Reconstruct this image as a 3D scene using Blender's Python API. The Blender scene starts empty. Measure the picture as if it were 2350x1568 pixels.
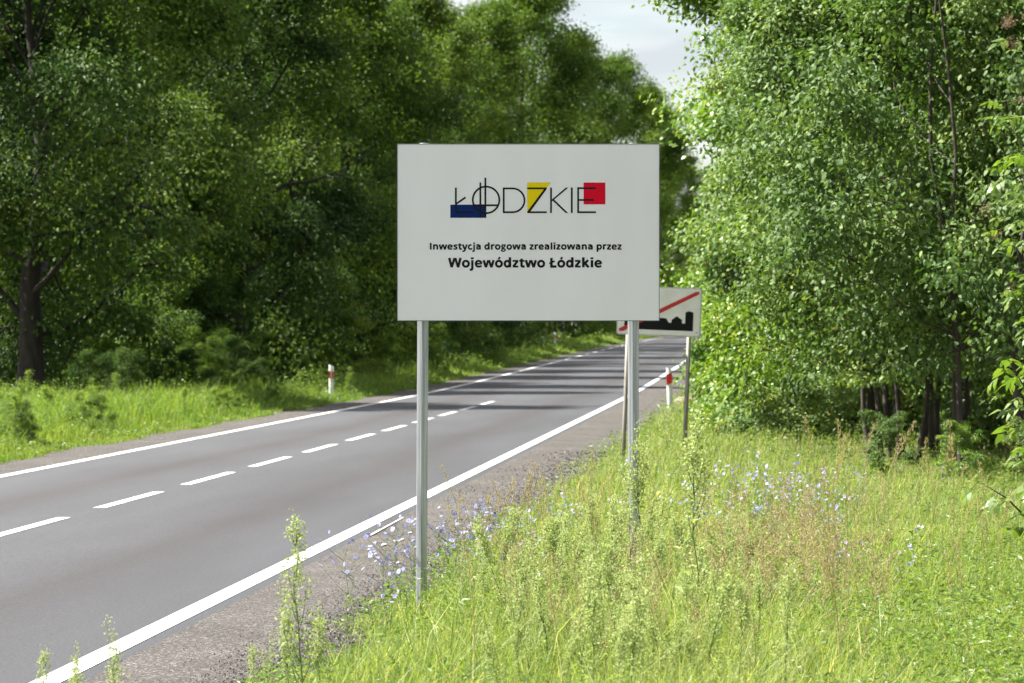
import bpy, math
import numpy as np
from mathutils import Vector, Matrix

scene = bpy.context.scene
col = scene.collection

# ------------------------------------------------------------------ camera, sky, sun, exposure
# World frame: the road runs along +y, its right-hand edge line is x = 0, left edge line x = -6.18.
A = math.atan(0.0695)                    # the camera looks this much to the left of the road direction
CA, SA = math.cos(A), math.sin(A)
def C(X, Y):                             # metres right of / ahead of the photographer -> world
    return ((X + 4.062) * CA - Y * SA, (X + 4.062) * SA + Y * CA)
FPX = 8500.0 / 2350.0                    # focal length in frame widths
cam = bpy.data.cameras.new('camera')
cam.sensor_width = 36.0
cam.lens = 36.0 * FPX
cam.clip_start = 0.5
cam.clip_end = 6000
cam.dof.use_dof = True
cam.dof.focus_distance = 25.6
cam.dof.aperture_fstop = 7.5
camo = bpy.data.objects.new('camera', cam)
col.objects.link(camo)
cx, cy = C(0, 0)
camo.location = (cx, cy, 2.0)
camo.rotation_euler = (math.radians(90) - math.atan(34 / 8500), 0, A)
scene.camera = camo

SUN_EL = math.radians(50)
sd = Vector((-0.995 * CA - 0.10 * SA, -0.995 * SA + 0.10 * CA))   # horizontal direction to the sun
sd.normalize()
sun_dir = Vector((sd.x * math.cos(SUN_EL), sd.y * math.cos(SUN_EL), math.sin(SUN_EL)))
sun = bpy.data.lights.new('sun', 'SUN')
sun.energy = 5.0
sun.angle = math.radians(0.53)
sun.color = (1.0, 0.965, 0.90)
suno = bpy.data.objects.new('sun', sun)
suno.rotation_euler = sun_dir.to_track_quat('Z', 'Y').to_euler()
suno.location = (-60, 60, 80)
col.objects.link(suno)

world = bpy.data.worlds.new('World')
scene.world = world
world.use_nodes = True
nt = world.node_tree
N, L = nt.nodes, nt.links
bg = N['Background']
bg.inputs['Strength'].default_value = 0.05
sky = N.new('ShaderNodeTexSky')
sky.sky_type = 'NISHITA'
sky.sun_disc = False
sky.sun_elevation = SUN_EL
sky.sun_rotation = math.atan2(sd.x, sd.y)
tc = N.new('ShaderNodeTexCoord')
sep = N.new('ShaderNodeSeparateXYZ')
L.new(tc.outputs['Generated'], sep.inputs[0])
zc = N.new('ShaderNodeMath'); zc.operation = 'MAXIMUM'; zc.inputs[1].default_value = 0.0
L.new(sep.outputs['Z'], zc.inputs[0])
zd = N.new('ShaderNodeMath'); zd.operation = 'ADD'; zd.inputs[1].default_value = 0.14
L.new(zc.outputs[0], zd.inputs[0])
dv = N.new('ShaderNodeVectorMath'); dv.operation = 'DIVIDE'
L.new(tc.outputs['Generated'], dv.inputs[0])
cmb = N.new('ShaderNodeCombineXYZ')
for k in range(3): L.new(zd.outputs[0], cmb.inputs[k])
L.new(cmb.outputs[0], dv.inputs[1])
nz = N.new('ShaderNodeTexNoise')
nz.inputs['Scale'].default_value = 1.6
nz.inputs['Detail'].default_value = 7
nz.inputs['Roughness'].default_value = 0.55
nz.inputs['Distortion'].default_value = 0.4
L.new(dv.outputs[0], nz.inputs['Vector'])
rp = N.new('ShaderNodeValToRGB')
rp.color_ramp.elements[0].position = 0.34; rp.color_ramp.elements[0].color = (0.35, 0.35, 0.35, 1)
rp.color_ramp.elements[1].position = 0.56; rp.color_ramp.elements[1].color = (0.93, 0.93, 0.93, 1)
L.new(nz.outputs['Fac'], rp.inputs[0])
cl2 = N.new('ShaderNodeTexNoise')
cl2.inputs['Scale'].default_value = 3.4; cl2.inputs['Detail'].default_value = 6
L.new(dv.outputs[0], cl2.inputs['Vector'])
cr2 = N.new('ShaderNodeValToRGB')
cr2.color_ramp.elements[0].position = 0.35; cr2.color_ramp.elements[0].color = (4.7, 4.85, 5.25, 1)
cr2.color_ramp.elements[1].position = 0.65; cr2.color_ramp.elements[1].color = (7.0, 7.1, 7.2, 1)
L.new(cl2.outputs['Fac'], cr2.inputs[0])
mx = N.new('ShaderNodeMixRGB')
L.new(rp.outputs[0], mx.inputs[0]); L.new(sky.outputs[0], mx.inputs[1]); L.new(cr2.outputs[0], mx.inputs[2])
L.new(mx.outputs[0], bg.inputs['Color'])

scene.view_settings.view_transform = 'Standard'
scene.view_settings.look = 'None'
scene.view_settings.exposure = 1.72
scene.view_settings.gamma = 1.0
scene.view_settings.use_curve_mapping = False
scene.render.engine = 'CYCLES'
scene.cycles.max_bounces = 6
scene.cycles.adaptive_threshold = 0.03
scene.cycles.diffuse_bounces = 2
scene.cycles.glossy_bounces = 2
scene.cycles.transmission_bounces = 4
scene.cycles.use_denoising = True

# ------------------------------------------------------------------ helpers
rng = np.random.default_rng(11)

def tag(o, label=None, cat=None, group=None, kind=None):
    if label: o['label'] = label
    if cat: o['category'] = cat
    if group: o['group'] = group
    if kind: o['kind'] = kind
    return o

def obj(name, me, mat=None, parent=None):
    o = bpy.data.objects.new(name, me)
    col.objects.link(o)
    if mat is not None and me is not None and not me.materials:
        me.materials.append(mat)
    if parent is not None: o.parent = parent
    return o

def empty(name, loc=(0, 0, 0), rz=0.0, sc=1.0):
    o = bpy.data.objects.new(name, None)
    o.empty_display_size = 0.2
    col.objects.link(o)
    o.location = loc
    o.rotation_euler = (0, 0, rz)
    o.scale = (sc, sc, sc)
    return o

def mesh_np(name, V, F, tint=None, smooth=False):
    """V (n,3); F (m,k) all faces with k corners."""
    V = np.ascontiguousarray(V, dtype=np.float32); F = np.ascontiguousarray(F, dtype=np.int32)
    me = bpy.data.meshes.new(name)
    m, k = F.shape
    me.vertices.add(len(V)); me.vertices.foreach_set('co', V.ravel())
    me.loops.add(m * k); me.loops.foreach_set('vertex_index', F.ravel())
    me.polygons.add(m); me.polygons.foreach_set('loop_start', np.arange(0, m * k, k, dtype=np.int32))
    me.polygons.foreach_set('use_smooth', np.full(m, smooth, dtype=bool))
    me.update(calc_edges=True)
    if tint is not None:
        a = me.attributes.new('tint', 'FLOAT', 'FACE')
        a.data.foreach_set('value', np.ascontiguousarray(tint, dtype=np.float32))
    return me

class MB:
    """collects boxes, prisms and tubes into one mesh"""
    def __init__(s): s.v = []; s.f = []
    def add(s, V, F):
        b = len(s.v); s.v += [tuple(map(float, p)) for p in V]; s.f += [tuple(b + i for i in q) for q in F]; return s
    def box(s, lo, hi):
        x0, y0, z0 = lo; x1, y1, z1 = hi
        return s.add([(x0,y0,z0),(x1,y0,z0),(x1,y1,z0),(x0,y1,z0),(x0,y0,z1),(x1,y0,z1),(x1,y1,z1),(x0,y1,z1)],
                     [(3,2,1,0),(4,5,6,7),(0,1,5,4),(1,2,6,5),(2,3,7,6),(3,0,4,7)])
    def poly_xz(s, pts, y):                  # flat polygon facing -y (pts listed counter-clockwise seen from -y)
        n = len(pts)
        return s.add([(p[0], y, p[1]) for p in pts], [tuple(range(n))])
    def prism_xz(s, pts, y0, y1):            # y0 front, y1 back
        n = len(pts)
        V = [(p[0], y0, p[1]) for p in pts] + [(p[0], y1, p[1]) for p in pts]
        F = [tuple(range(n)), tuple(range(2*n-1, n-1, -1))] + [(i, n+i, n+(i+1) % n, (i+1) % n) for i in range(n)]
        return s.add(V, F)
    def tube(s, pts, rad, n=8, cap=True):
        V, F = tube_np(np.array(pts, float), np.array(rad, float), n)
        b = len(s.v); s.add(V, F)
        if cap:
            s.f.append(tuple(b + i for i in range(n - 1, -1, -1)))
            s.f.append(tuple(b + (len(pts) - 1) * n + i for i in range(n)))
        return s
    def mesh(s, name, smooth=False):
        me = bpy.data.meshes.new(name); me.from_pydata(s.v, [], s.f); me.update()
        if smooth: me.polygons.foreach_set('use_smooth', np.ones(len(me.polygons), dtype=bool))
        return me
    def build(s, name, mat, parent=None, smooth=False):
        return obj(name, s.mesh(name, smooth), mat, parent)

def tube_np(P, R, n=6):
    m = len(P)
    T = np.gradient(P, axis=0); T /= np.linalg.norm(T, axis=1)[:, None] + 1e-9
    ref = np.where(np.abs(T[:, 2:3]) > 0.9, np.array([[1.0, 0, 0]]), np.array([[0, 0, 1.0]]))
    U = np.cross(T, ref); U /= np.linalg.norm(U, axis=1)[:, None] + 1e-9
    W = np.cross(T, U)
    a = np.arange(n) * 2 * np.pi / n
    V = P[:, None, :] + R[:, None, None] * (np.cos(a)[None, :, None] * U[:, None, :] + np.sin(a)[None, :, None] * W[:, None, :])
    i = np.arange(m - 1)[:, None] * n; j = np.arange(n)[None, :]; j2 = (j + 1) % n
    F = np.stack([i + j, i + j2, i + n + j2, i + n + j], -1).reshape(-1, 4)
    return V.reshape(-1, 3), F

def tubes_mesh(name, tubes, smooth=True):
    Vs, Fs, b = [], [], 0
    for P, R, n in tubes:
        V, F = tube_np(P, R, n); Vs.append(V); Fs.append(F + b); b += len(V)
    return mesh_np(name, np.concatenate(Vs), np.concatenate(Fs), smooth=smooth)

def unit(v): return v / (np.linalg.norm(v, axis=-1, keepdims=True) + 1e-9)

def leaves_np(pos, axis, nor, ln, wd, shape=6, bend=0.25):
    """leaf blades: pos base points, axis lengthwise, nor face normals"""
    axis = unit(axis); side = unit(np.cross(axis, nor)); nor = np.cross(side, axis)
    ln = ln[:, None]; wd = wd[:, None]
    n = len(pos)
    if shape == 4:
        V = np.stack([pos, pos + axis*ln*.45 + side*wd*.5 + nor*wd*.18, pos + axis*ln - nor*ln*bend*.5, pos + axis*ln*.45 - side*wd*.5 + nor*wd*.18], 1)
        F = np.array([[0, 1, 2], [0, 2, 3]])
    else:
        V = np.stack([pos, pos + axis*ln*.3 + side*wd*.5 + nor*wd*.12, pos + axis*ln*.3 - side*wd*.5 + nor*wd*.12,
                      pos + axis*ln*.7 + side*wd*.36 - nor*ln*bend*.2, pos + axis*ln*.7 - side*wd*.36 - nor*ln*bend*.2, pos + axis*ln - nor*ln*bend*.7], 1)
        F = np.array([[0, 2, 1], [1, 2, 4], [1, 4, 3], [3, 4, 5]])
    k = V.shape[1]
    FF = (F[None] + (np.arange(n) * k)[:, None, None]).reshape(-1, 3)
    return V.reshape(-1, 3), FF, len(F)

def blades_np(base, h, lean, wd, face):
    """grass blades: base (n,3), lean (n,2) tip offset, face (n,) orientation"""
    n = len(base)
    sx = np.stack([np.cos(face), np.sin(face), np.zeros(n)], 1) * wd[:, None] * .5
    l3 = np.concatenate([lean, np.zeros((n, 1))], 1)
    up = np.zeros((n, 3)); up[:, 2] = h
    drop = np.linalg.norm(lean, axis=1) ** 2 / (h + .05) * .45
    tip = base + l3 + up; tip[:, 2] -= np.minimum(drop, h * .6)
    mid = base + l3 * .32 + up * .58
    V = np.stack([base - sx, base + sx, mid - sx * .8, mid + sx * .8, tip], 1)
    F = np.array([[0, 1, 3], [0, 3, 2], [2, 3, 4]])
    return V.reshape(-1, 3), (F[None] + (np.arange(n) * 5)[:, None, None]).reshape(-1, 3), 3

# ------------------------------------------------------------------ materials
def mat_nodes(name):
    m = bpy.data.materials.new(name); m.use_nodes = True
    return m, m.node_tree.nodes, m.node_tree.links, m.node_tree.nodes['Principled BSDF']

def ramp(N, stops):
    r = N.new('ShaderNodeValToRGB'); e = r.color_ramp.elements
    while len(e) > 1: e.remove(e[-1])
    e[0].position = stops[0][0]; e[0].color = (*stops[0][1], 1)
    for p, c in stops[1:]:
        q = e.new(p); q.color = (*c, 1)
    return r

def leaf_mat(name, stops, trans=0.35, rough=0.45, tcol=(1.5, 1.6, .7), var=0.12, spec=.5):
    m, N, L, p = mat_nodes(name)
    at = N.new('ShaderNodeAttribute'); at.attribute_name = 'tint'
    oi = N.new('ShaderNodeObjectInfo')
    ad = N.new('ShaderNodeMath'); ad.operation = 'MULTIPLY_ADD'; ad.inputs[1].default_value = var * 2; 
    sb = N.new('ShaderNodeMath'); sb.operation = 'SUBTRACT'; sb.inputs[1].default_value = var
    L.new(oi.outputs['Random'], ad.inputs[0]); L.new(at.outputs['Fac'], ad.inputs[2]); L.new(ad.outputs[0], sb.inputs[0])
    r = ramp(N, stops); L.new(sb.outputs[0], r.inputs[0])
    L.new(r.outputs[0], p.inputs['Base Color'])
    p.inputs['Roughness'].default_value = rough
    p.inputs['Specular IOR Level'].default_value = spec
    tr = N.new('ShaderNodeBsdfTranslucent')
    mu = N.new('ShaderNodeMixRGB'); mu.blend_type = 'MULTIPLY'; mu.inputs[0].default_value = 1; mu.inputs[2].default_value = (*tcol, 1)
    L.new(r.outputs[0], mu.inputs[1]); L.new(mu.outputs[0], tr.inputs[0])
    mixs = N.new('ShaderNodeMixShader'); mixs.inputs[0].default_value = trans
    L.new(p.outputs[0], mixs.inputs[1]); L.new(tr.outputs[0], mixs.inputs[2])
    L.new(mixs.outputs[0], N['Material Output'].inputs[0])
    return m

def noise_mat(name, c0, c1, scale=4, rough=.8, metal=0, bump=0, stretch=(1, 1, 1), detail=6, lo=.35, hi=.65, coat=0, bscale=None, spec=.5):
    m, N, L, p = mat_nodes(name)
    tc = N.new('ShaderNodeTexCoord'); mp = N.new('ShaderNodeMapping'); mp.inputs['Scale'].default_value = stretch
    L.new(tc.outputs['Object'], mp.inputs[0])
    nz = N.new('ShaderNodeTexNoise'); nz.inputs['Scale'].default_value = scale; nz.inputs['Detail'].default_value = detail
    L.new(mp.outputs[0], nz.inputs['Vector'])
    r = ramp(N, [(lo, c0), (hi, c1)]); L.new(nz.outputs['Fac'], r.inputs[0]); L.new(r.outputs[0], p.inputs['Base Color'])
    p.inputs['Roughness'].default_value = rough; p.inputs['Metallic'].default_value = metal
    p.inputs['Specular IOR Level'].default_value = spec
    if coat: p.inputs['Coat Weight'].default_value = coat
    if bump:
        bn = N.new('ShaderNodeTexNoise'); bn.inputs['Scale'].default_value = bscale or scale * 2; bn.inputs['Detail'].default_value = 5
        L.new(mp.outputs[0], bn.inputs['Vector'])
        b = N.new('ShaderNodeBump'); b.inputs['Strength'].default_value = bump; b.inputs['Distance'].default_value = .02
        L.new(bn.outputs['Fac'], b.inputs['Height']); L.new(b.outputs[0], p.inputs['Normal'])
    return m

M = {}
M['wood_leaf'] = leaf_mat('wood_leaf', [(0, (0.021, 0.046, 0.009)), (.4, (0.039, 0.084, 0.013)), (.7, (0.069, 0.120, 0.017)), (1, (0.130, 0.173, 0.026))], 0.26, .6, var=.22, spec=.28)
M['wood_leaf_light'] = leaf_mat('wood_leaf_light', [(0, (0.043, 0.086, 0.014)), (.4, (0.082, 0.143, 0.020)), (.75, (0.130, 0.191, 0.025)), (1, (0.207, 0.250, 0.039))], 0.34, .6, var=.18, spec=.28)
M['plum_leaf'] = leaf_mat('plum_leaf', [(0, (0.055, 0.106, 0.025)), (.4, (0.107, 0.179, 0.048)), (.75, (0.186, 0.255, 0.068)), (.93, (0.227, 0.286, 0.046)), (.985, (0.312, 0.274, 0.035)), (1, (0.323, 0.199, 0.046))], 0.27, .6, spec=.35)
M['maple_leaf'] = leaf_mat('maple_leaf', [(0, (0.057, 0.128, 0.015)), (.4, (0.114, 0.212, 0.020)), (.75, (0.203, 0.285, 0.033)), (1, (0.248, 0.278, 0.028))], 0.32, .42)
M['elder_leaf'] = leaf_mat('elder_leaf', [(0, (.06, .12, .02)), (.5, (.10, .17, .025)), (1, (.17, .23, .035))], .4, .42)
M['grass_near'] = leaf_mat('grass_near', [(0, (0.113, 0.170, 0.032)), (.4, (0.200, 0.270, 0.064)), (.75, (0.288, 0.350, 0.096)), (.9, (0.410, 0.412, 0.152)), (1, (0.488, 0.443, 0.200))], .5, .5, tcol=(1.5, 1.5, .9), var=0)
M['grass_far'] = leaf_mat('grass_far', [(0, (0.089, 0.158, 0.021)), (.5, (0.147, 0.236, 0.032)), (.85, (0.221, 0.289, 0.047)), (1, (0.357, 0.315, 0.137))], .5, .55, tcol=(1.5, 1.5, .8), var=0)
M['herb'] = leaf_mat('herb', [(0, (.07, .13, .025)), (.5, (.12, .20, .035)), (1, (.21, .27, .06))], .45, .45, tcol=(1.5, 1.5, .8), var=0)
M['goosefoot'] = leaf_mat('goosefoot', [(0, (0.196, 0.287, 0.057)), (.5, (0.356, 0.437, 0.161)), (1, (0.483, 0.540, 0.265))], .5, .6, tcol=(1.2, 1.15, .9), var=.1)
M['dry_weed'] = leaf_mat('dry_weed', [(0, (.20, .155, .065)), (.5, (.33, .27, .13)), (1, (.46, .40, .23))], .35, .7, tcol=(1.1, 1.05, .8), var=.1)
M['stem_green'] = noise_mat('stem_green', (.09, .15, .03), (.16, .2, .06), 12, .6)
M['stem_dry'] = noise_mat('stem_dry', (.22, .15, .07), (.38, .29, .15), 12, .7)
M['straw'] = leaf_mat('straw', [(0, (.28, .22, .10)), (1, (.45, .38, .2))], .3, .6, var=.05)
M['bark'] = noise_mat('bark', (.010, .008, .006), (.032, .025, .019), 7, .9, bump=.6, stretch=(1, 1, .25))
M['bark_grey'] = noise_mat('bark_grey', (.022, .017, .013), (.065, .052, .04), 7, .9, bump=.6, stretch=(1, 1, .25))
M['petal_blue'] = leaf_mat('petal_blue', [(0, (.28, .30, .60)), (1, (.42, .43, .70))], .35, .6, tcol=(1.1, 1.1, 1.1), var=0)
M['petal_lilac'] = leaf_mat('petal_lilac', [(0, (.42, .40, .72)), (1, (.62, .55, .78))], .35, .6, tcol=(1.1, 1.1, 1.1), var=0)
M['petal_yellow'] = leaf_mat('petal_yellow', [(0, (.75, .48, .02)), (1, (.82, .58, .03))], .3, .6, tcol=(1.1, 1.1, 1), var=0)
M['petal_white'] = leaf_mat('petal_white', [(0, (.6, .6, .5)), (1, (.75, .75, .65))], .3, .6, tcol=(1.1, 1.1, 1), var=0)
M['berry'] = leaf_mat('berry', [(0, (.10, .05, .03)), (.5, (.17, .08, .05)), (1, (.24, .17, .07))], .1, .5, var=0)
M['galvanised'] = noise_mat('galvanised', (.26, .28, .285), (.46, .48, .485), 5, .42, metal=.75, stretch=(14, 14, .35), bump=.05)
M['old_steel'] = noise_mat('old_steel', (.20, .18, .15), (.32, .295, .25), 6, .6, metal=.25, stretch=(6, 6, .6))
M['aluminium_edge'] = noise_mat('aluminium_edge', (.16, .165, .17), (.25, .26, .27), 8, .45, metal=.8)
M['board_white'] = noise_mat('board_white', (.755, .76, .75), (.80, .805, .80), 1.1, .38, detail=5, stretch=(2.2, 1, .5), spec=.4)
M['print_black'] = noise_mat('print_black', (.010, .010, .010), (.014, .014, .013), 3, .75, spec=.15)
M['print_blue'] = noise_mat('print_blue', (.0, .018, .12), (.002, .022, .13), 3, .75, spec=.15)
M['print_yellow'] = noise_mat('print_yellow', (.72, .56, .0), (.75, .59, .004), 3, .75, spec=.15)
M['print_red'] = noise_mat('print_red', (.62, .0, .02), (.66, .004, .028), 3, .75, spec=.15)
M['town_white'] = noise_mat('town_white', (.74, .74, .68), (.83, .83, .77), 6, .5)
M['town_red'] = noise_mat('town_red', (.50, .012, .012), (.58, .02, .018), 6, .5)
M['town_border'] = noise_mat('town_border', (.40, .40, .38), (.52, .52, .49), 8, .5, metal=.3)
M['plastic_white'] = noise_mat('plastic_white', (.70, .70, .68), (.80, .80, .78), 5, .5)
M['reflector_red'] = noise_mat('reflector_red', (.58, .02, .015), (.66, .03, .02), 8, .35)
M['stone'] = noise_mat('stone', (.20, .16, .12), (.30, .25, .20), 5, .9, bump=.5)

def road_material():
    m, N, L, p = mat_nodes('asphalt')
    tc = N.new('ShaderNodeTexCoord'); sp = N.new('ShaderNodeSeparateXYZ'); L.new(tc.outputs['Object'], sp.inputs[0])
    # worn bands between the wheel paths: brownish oil and rubber film, wandering a little along the road
    mp = N.new('ShaderNodeMapping'); mp.inputs['Scale'].default_value = (.25, .02, 1); L.new(tc.outputs['Object'], mp.inputs[0])
    wn = N.new('ShaderNodeTexNoise'); wn.inputs['Scale'].default_value = 1; wn.inputs['Detail'].default_value = 2; L.new(mp.outputs[0], wn.inputs['Vector'])
    w = N.new('ShaderNodeMath'); w.operation = 'MULTIPLY_ADD'; w.inputs[1].default_value = 1.1; L.new(wn.outputs['Fac'], w.inputs[0]); L.new(sp.outputs['X'], w.inputs[2])
    sc = N.new('ShaderNodeMath'); sc.operation = 'MULTIPLY_ADD'; sc.inputs[1].default_value = 1 / 8.0; sc.inputs[2].default_value = 7.0 / 8.0; L.new(w.outputs[0], sc.inputs[0])
    def x2(x): return (x + .55 + 7.0) / 8.0
    g, b, d = (.055, .056, .061), (.040, .037, .038), (.048, .047, .050)
    r = ramp(N, [(0, g), (x2(-5.6), g), (x2(-4.85), d), (x2(-4.45), b), (x2(-3.95), d), (x2(-3.5), g), (x2(-2.6), g), (x2(-1.9), d), (x2(-1.45), b), (x2(-1.0), d), (x2(-.5), g), (1, g)])
    L.new(sc.outputs[0], r.inputs[0])
    # fine aggregate
    ag = N.new('ShaderNodeTexNoise'); ag.inputs['Scale'].default_value = 45; ag.inputs['Detail'].default_value = 3; L.new(tc.outputs['Object'], ag.inputs['Vector'])
    mp2 = N.new('ShaderNodeMapping'); mp2.inputs['Scale'].default_value = (.9, .12, 1); L.new(tc.outputs['Object'], mp2.inputs[0])
    pt = N.new('ShaderNodeTexNoise'); pt.inputs['Scale'].default_value = .9; pt.inputs['Detail'].default_value = 5; L.new(mp2.outputs[0], pt.inputs['Vector'])
    r2 = ramp(N, [(.3, (.62, .62, .62)), (.7, (1.4, 1.4, 1.4))]); L.new(ag.outputs['Fac'], r2.inputs[0])
    r3 = ramp(N, [(.3, (.84, .83, .82)), (.7, (1.10, 1.10, 1.11))]); L.new(pt.outputs['Fac'], r3.inputs[0])
    m1 = N.new('ShaderNodeMixRGB'); m1.blend_type = 'MULTIPLY'; m1.inputs[0].default_value = 1; L.new(r.outputs[0], m1.inputs[1]); L.new(r2.outputs[0], m1.inputs[2])
    m2 = N.new('ShaderNodeMixRGB'); m2.blend_type = 'MULTIPLY'; m2.inputs[0].default_value = 1; L.new(m1.outputs[0], m2.inputs[1]); L.new(r3.outputs[0], m2.inputs[2])
    # the paving seam in the middle
    sm = N.new('ShaderNodeMath'); sm.operation = 'ADD'; sm.inputs[1].default_value = 3.24; L.new(sp.outputs['X'], sm.inputs[0])
    ab = N.new('ShaderNodeMath'); ab.operation = 'ABSOLUTE'; L.new(sm.outputs[0], ab.inputs[0])
    lt = N.new('ShaderNodeMath'); lt.operation = 'LESS_THAN'; lt.inputs[1].default_value = .018; L.new(ab.outputs[0], lt.inputs[0])
    m3 = N.new('ShaderNodeMixRGB'); m3.inputs[2].default_value = (.06, .06, .06, 1)
    s5 = N.new('ShaderNodeMath'); s5.operation = 'MULTIPLY'; s5.inputs[1].default_value = .6; L.new(lt.outputs[0], s5.inputs[0]); L.new(s5.outputs[0], m3.inputs[0]); L.new(m2.outputs[0], m3.inputs[1])
    L.new(m3.outputs[0], p.inputs['Base Color'])
    p.inputs['Roughness'].default_value = .78
    bm = N.new('ShaderNodeBump'); bm.inputs['Strength'].default_value = .35; bm.inputs['Distance'].default_value = .006
    L.new(ag.outputs['Fac'], bm.inputs['Height']); L.new(bm.outputs[0], p.inputs['Normal'])
    return m

def gravel_material(name):
    m, N, L, p = mat_nodes(name)
    tc = N.new('ShaderNodeTexCoord')
    vo = N.new('ShaderNodeTexVoronoi'); vo.inputs['Scale'].default_value = 75; L.new(tc.outputs['Object'], vo.inputs['Vector'])
    nz = N.new('ShaderNodeTexNoise'); nz.inputs['Scale'].default_value = 1.1; nz.inputs['Detail'].default_value = 4; L.new(tc.outputs['Object'], nz.inputs['Vector'])
    sp = N.new('ShaderNodeSeparateColor'); L.new(vo.outputs['Color'], sp.inputs[0])
    r = ramp(N, [(0, (.026, .023, .021)), (.5, (.060, .053, .048)), (.85, (.098, .087, .079)), (1, (.26, .235, .21))]); L.new(sp.outputs[0], r.inputs[0])
    r2 = ramp(N, [(.3, (.72, .70, .68)), (.7, (1.15, 1.15, 1.15))]); L.new(nz.outputs['Fac'], r2.inputs[0])
    m1 = N.new('ShaderNodeMixRGB'); m1.blend_type = 'MULTIPLY'; m1.inputs[0].default_value = 1; L.new(r.outputs[0], m1.inputs[1]); L.new(r2.outputs[0], m1.inputs[2])
    L.new(m1.outputs[0], p.inputs['Base Color']); p.inputs['Roughness'].default_value = .95
    bm = N.new('ShaderNodeBump'); bm.inputs['Strength'].default_value = .35; bm.inputs['Distance'].default_value = .015
    L.new(vo.outputs['Distance'], bm.inputs['Height']); L.new(bm.outputs[0], p.inputs['Normal'])
    return m

def paint_material():
    m, N, L, p = mat_nodes('road_paint')
    tc = N.new('ShaderNodeTexCoord')
    nz = N.new('ShaderNodeTexNoise'); nz.inputs['Scale'].default_value = 26; nz.inputs['Detail'].default_value = 6; L.new(tc.outputs['Object'], nz.inputs['Vector'])
    r = ramp(N, [(.27, (.30, .30, .30)), (.38, (.55, .55, .54)), (.7, (.66, .66, .645))]); L.new(nz.outputs['Fac'], r.inputs[0])
    L.new(r.outputs[0], p.inputs['Base Color']); p.inputs['Roughness'].default_value = .7
    return m
M['asphalt'] = road_material()
M['gravel'] = gravel_material('gravel')
M['paint'] = paint_material()
M['soil'] = noise_mat('soil', (.035, .045, .014), (.085, .085, .035), 1.2, .95, bump=.6, bscale=12)

# ------------------------------------------------------------------ terrain, road
_ys = np.arange(-100, 3000, 5.0)
_zs = np.interp(_ys, [-100, 115, 150, 209, 250, 300, 360, 430, 600, 1500, 3000], [0, 0, .16, .46, .66, .84, .97, 1.0, .15, -3, -3])
_k = np.hanning(11); _k /= _k.sum()
_zs = np.convolve(np.pad(_zs, 5, mode='edge'), _k, mode='valid')
def zr(y): return np.interp(y, _ys, _zs)
def wob(x, y): return np.sin(x*1.3 + y*.37) * np.cos(y*.9 - x*.6) * .5 + np.sin(x*3.1 + 1) * np.sin(y*2.3 + x) * .3 + np.sin(x*.21 + y*.13) * .6
def sst(t): t = np.clip(t, 0, 1); return t*t*(3 - 2*t)
def gz(x, y):
    x = np.asarray(x, float); y = np.asarray(y, float)
    r = sst((x - 1.0) / 1.6); l = sst((-7.2 - x) / 2.0)
    far = sst((np.abs(x + 3) - 10) / 40)
    return zr(y) - .05 + r * (.07 + .035 * wob(x, y)) + l * (.02 + .05 * wob(x, y)) + far * (.5 * wob(x * .1, y * .1))

gx = np.concatenate([np.linspace(-1500, -80, 18), np.linspace(-60, -12, 20), np.arange(-11, 14, .4), np.linspace(15, 60, 20), np.linspace(80, 1500, 18)])
gy = np.concatenate([np.linspace(-40, 8, 10), np.arange(9, 70, .6), np.arange(71, 200, 3), np.arange(205, 620, 12), np.linspace(650, 2900, 24)])
GX, GY = np.meshgrid(gx, gy, indexing='ij')
GV = np.stack([GX, GY, gz(GX, GY)], -1).reshape(-1, 3)
ny = len(gy)
ii, jj = np.meshgrid(np.arange(len(gx) - 1), np.arange(ny - 1), indexing='ij')
q = (ii * ny + jj).ravel()
tag(obj('ground', mesh_np('ground', GV, np.stack([q, q + ny, q + ny + 1, q + 1], 1), smooth=True), M['soil']), kind='structure')

def strip(name, xs, dz, y0, y1, mat, step=4.0, jit=None, parent=None):
    """ribbon along the road: xs across, dz per column above the road profile"""
    ys = np.arange(y0, y1 + .01, step); nx = len(xs)
    X = np.tile(np.array(xs, float), (len(ys), 1))
    if jit is not None: X = X + jit(ys)
    Z = zr(ys)[:, None] + np.array(dz, float)[None]
    V = np.stack([X, np.tile(ys[:, None], (1, nx)), Z], -1).reshape(-1, 3)
    i, j = np.meshgrid(np.arange(len(ys) - 1), np.arange(nx - 1), indexing='ij'); q = (i * nx + j).ravel()
    return obj(name, mesh_np(name, V, np.stack([q, q + 1, q + nx + 1, q + nx], 1), smooth=True), mat, parent)

road = tag(strip('road', [-6.42, -6.3, -3.1, .12, .26], [-.035, 0, .015, 0, -.035], -30, 800, M['asphalt']), kind='structure')
def ragged_r(ys):
    w = np.zeros((len(ys), 4)); w[:, 3] = .12 * np.sin(ys * .8) + .08 * np.sin(ys * 2.1); return w
def ragged_l(ys):
    w = np.zeros((len(ys), 4)); w[:, 0] = .12 * np.sin(ys * .7) + .08 * np.sin(ys * 1.9); return w
tag(strip('shoulder_right', [.14, .35, 1.0, 1.75], [-.012, -.01, -.02, -.06], -30, 800, M['gravel'], 1.0, ragged_r), kind='structure')
tag(strip('shoulder_left', [-7.9, -7.2, -6.6, -6.32], [-.06, -.02, -.01, -.012], -30, 800, M['gravel'], 1.0, ragged_l), kind='structure')

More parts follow.
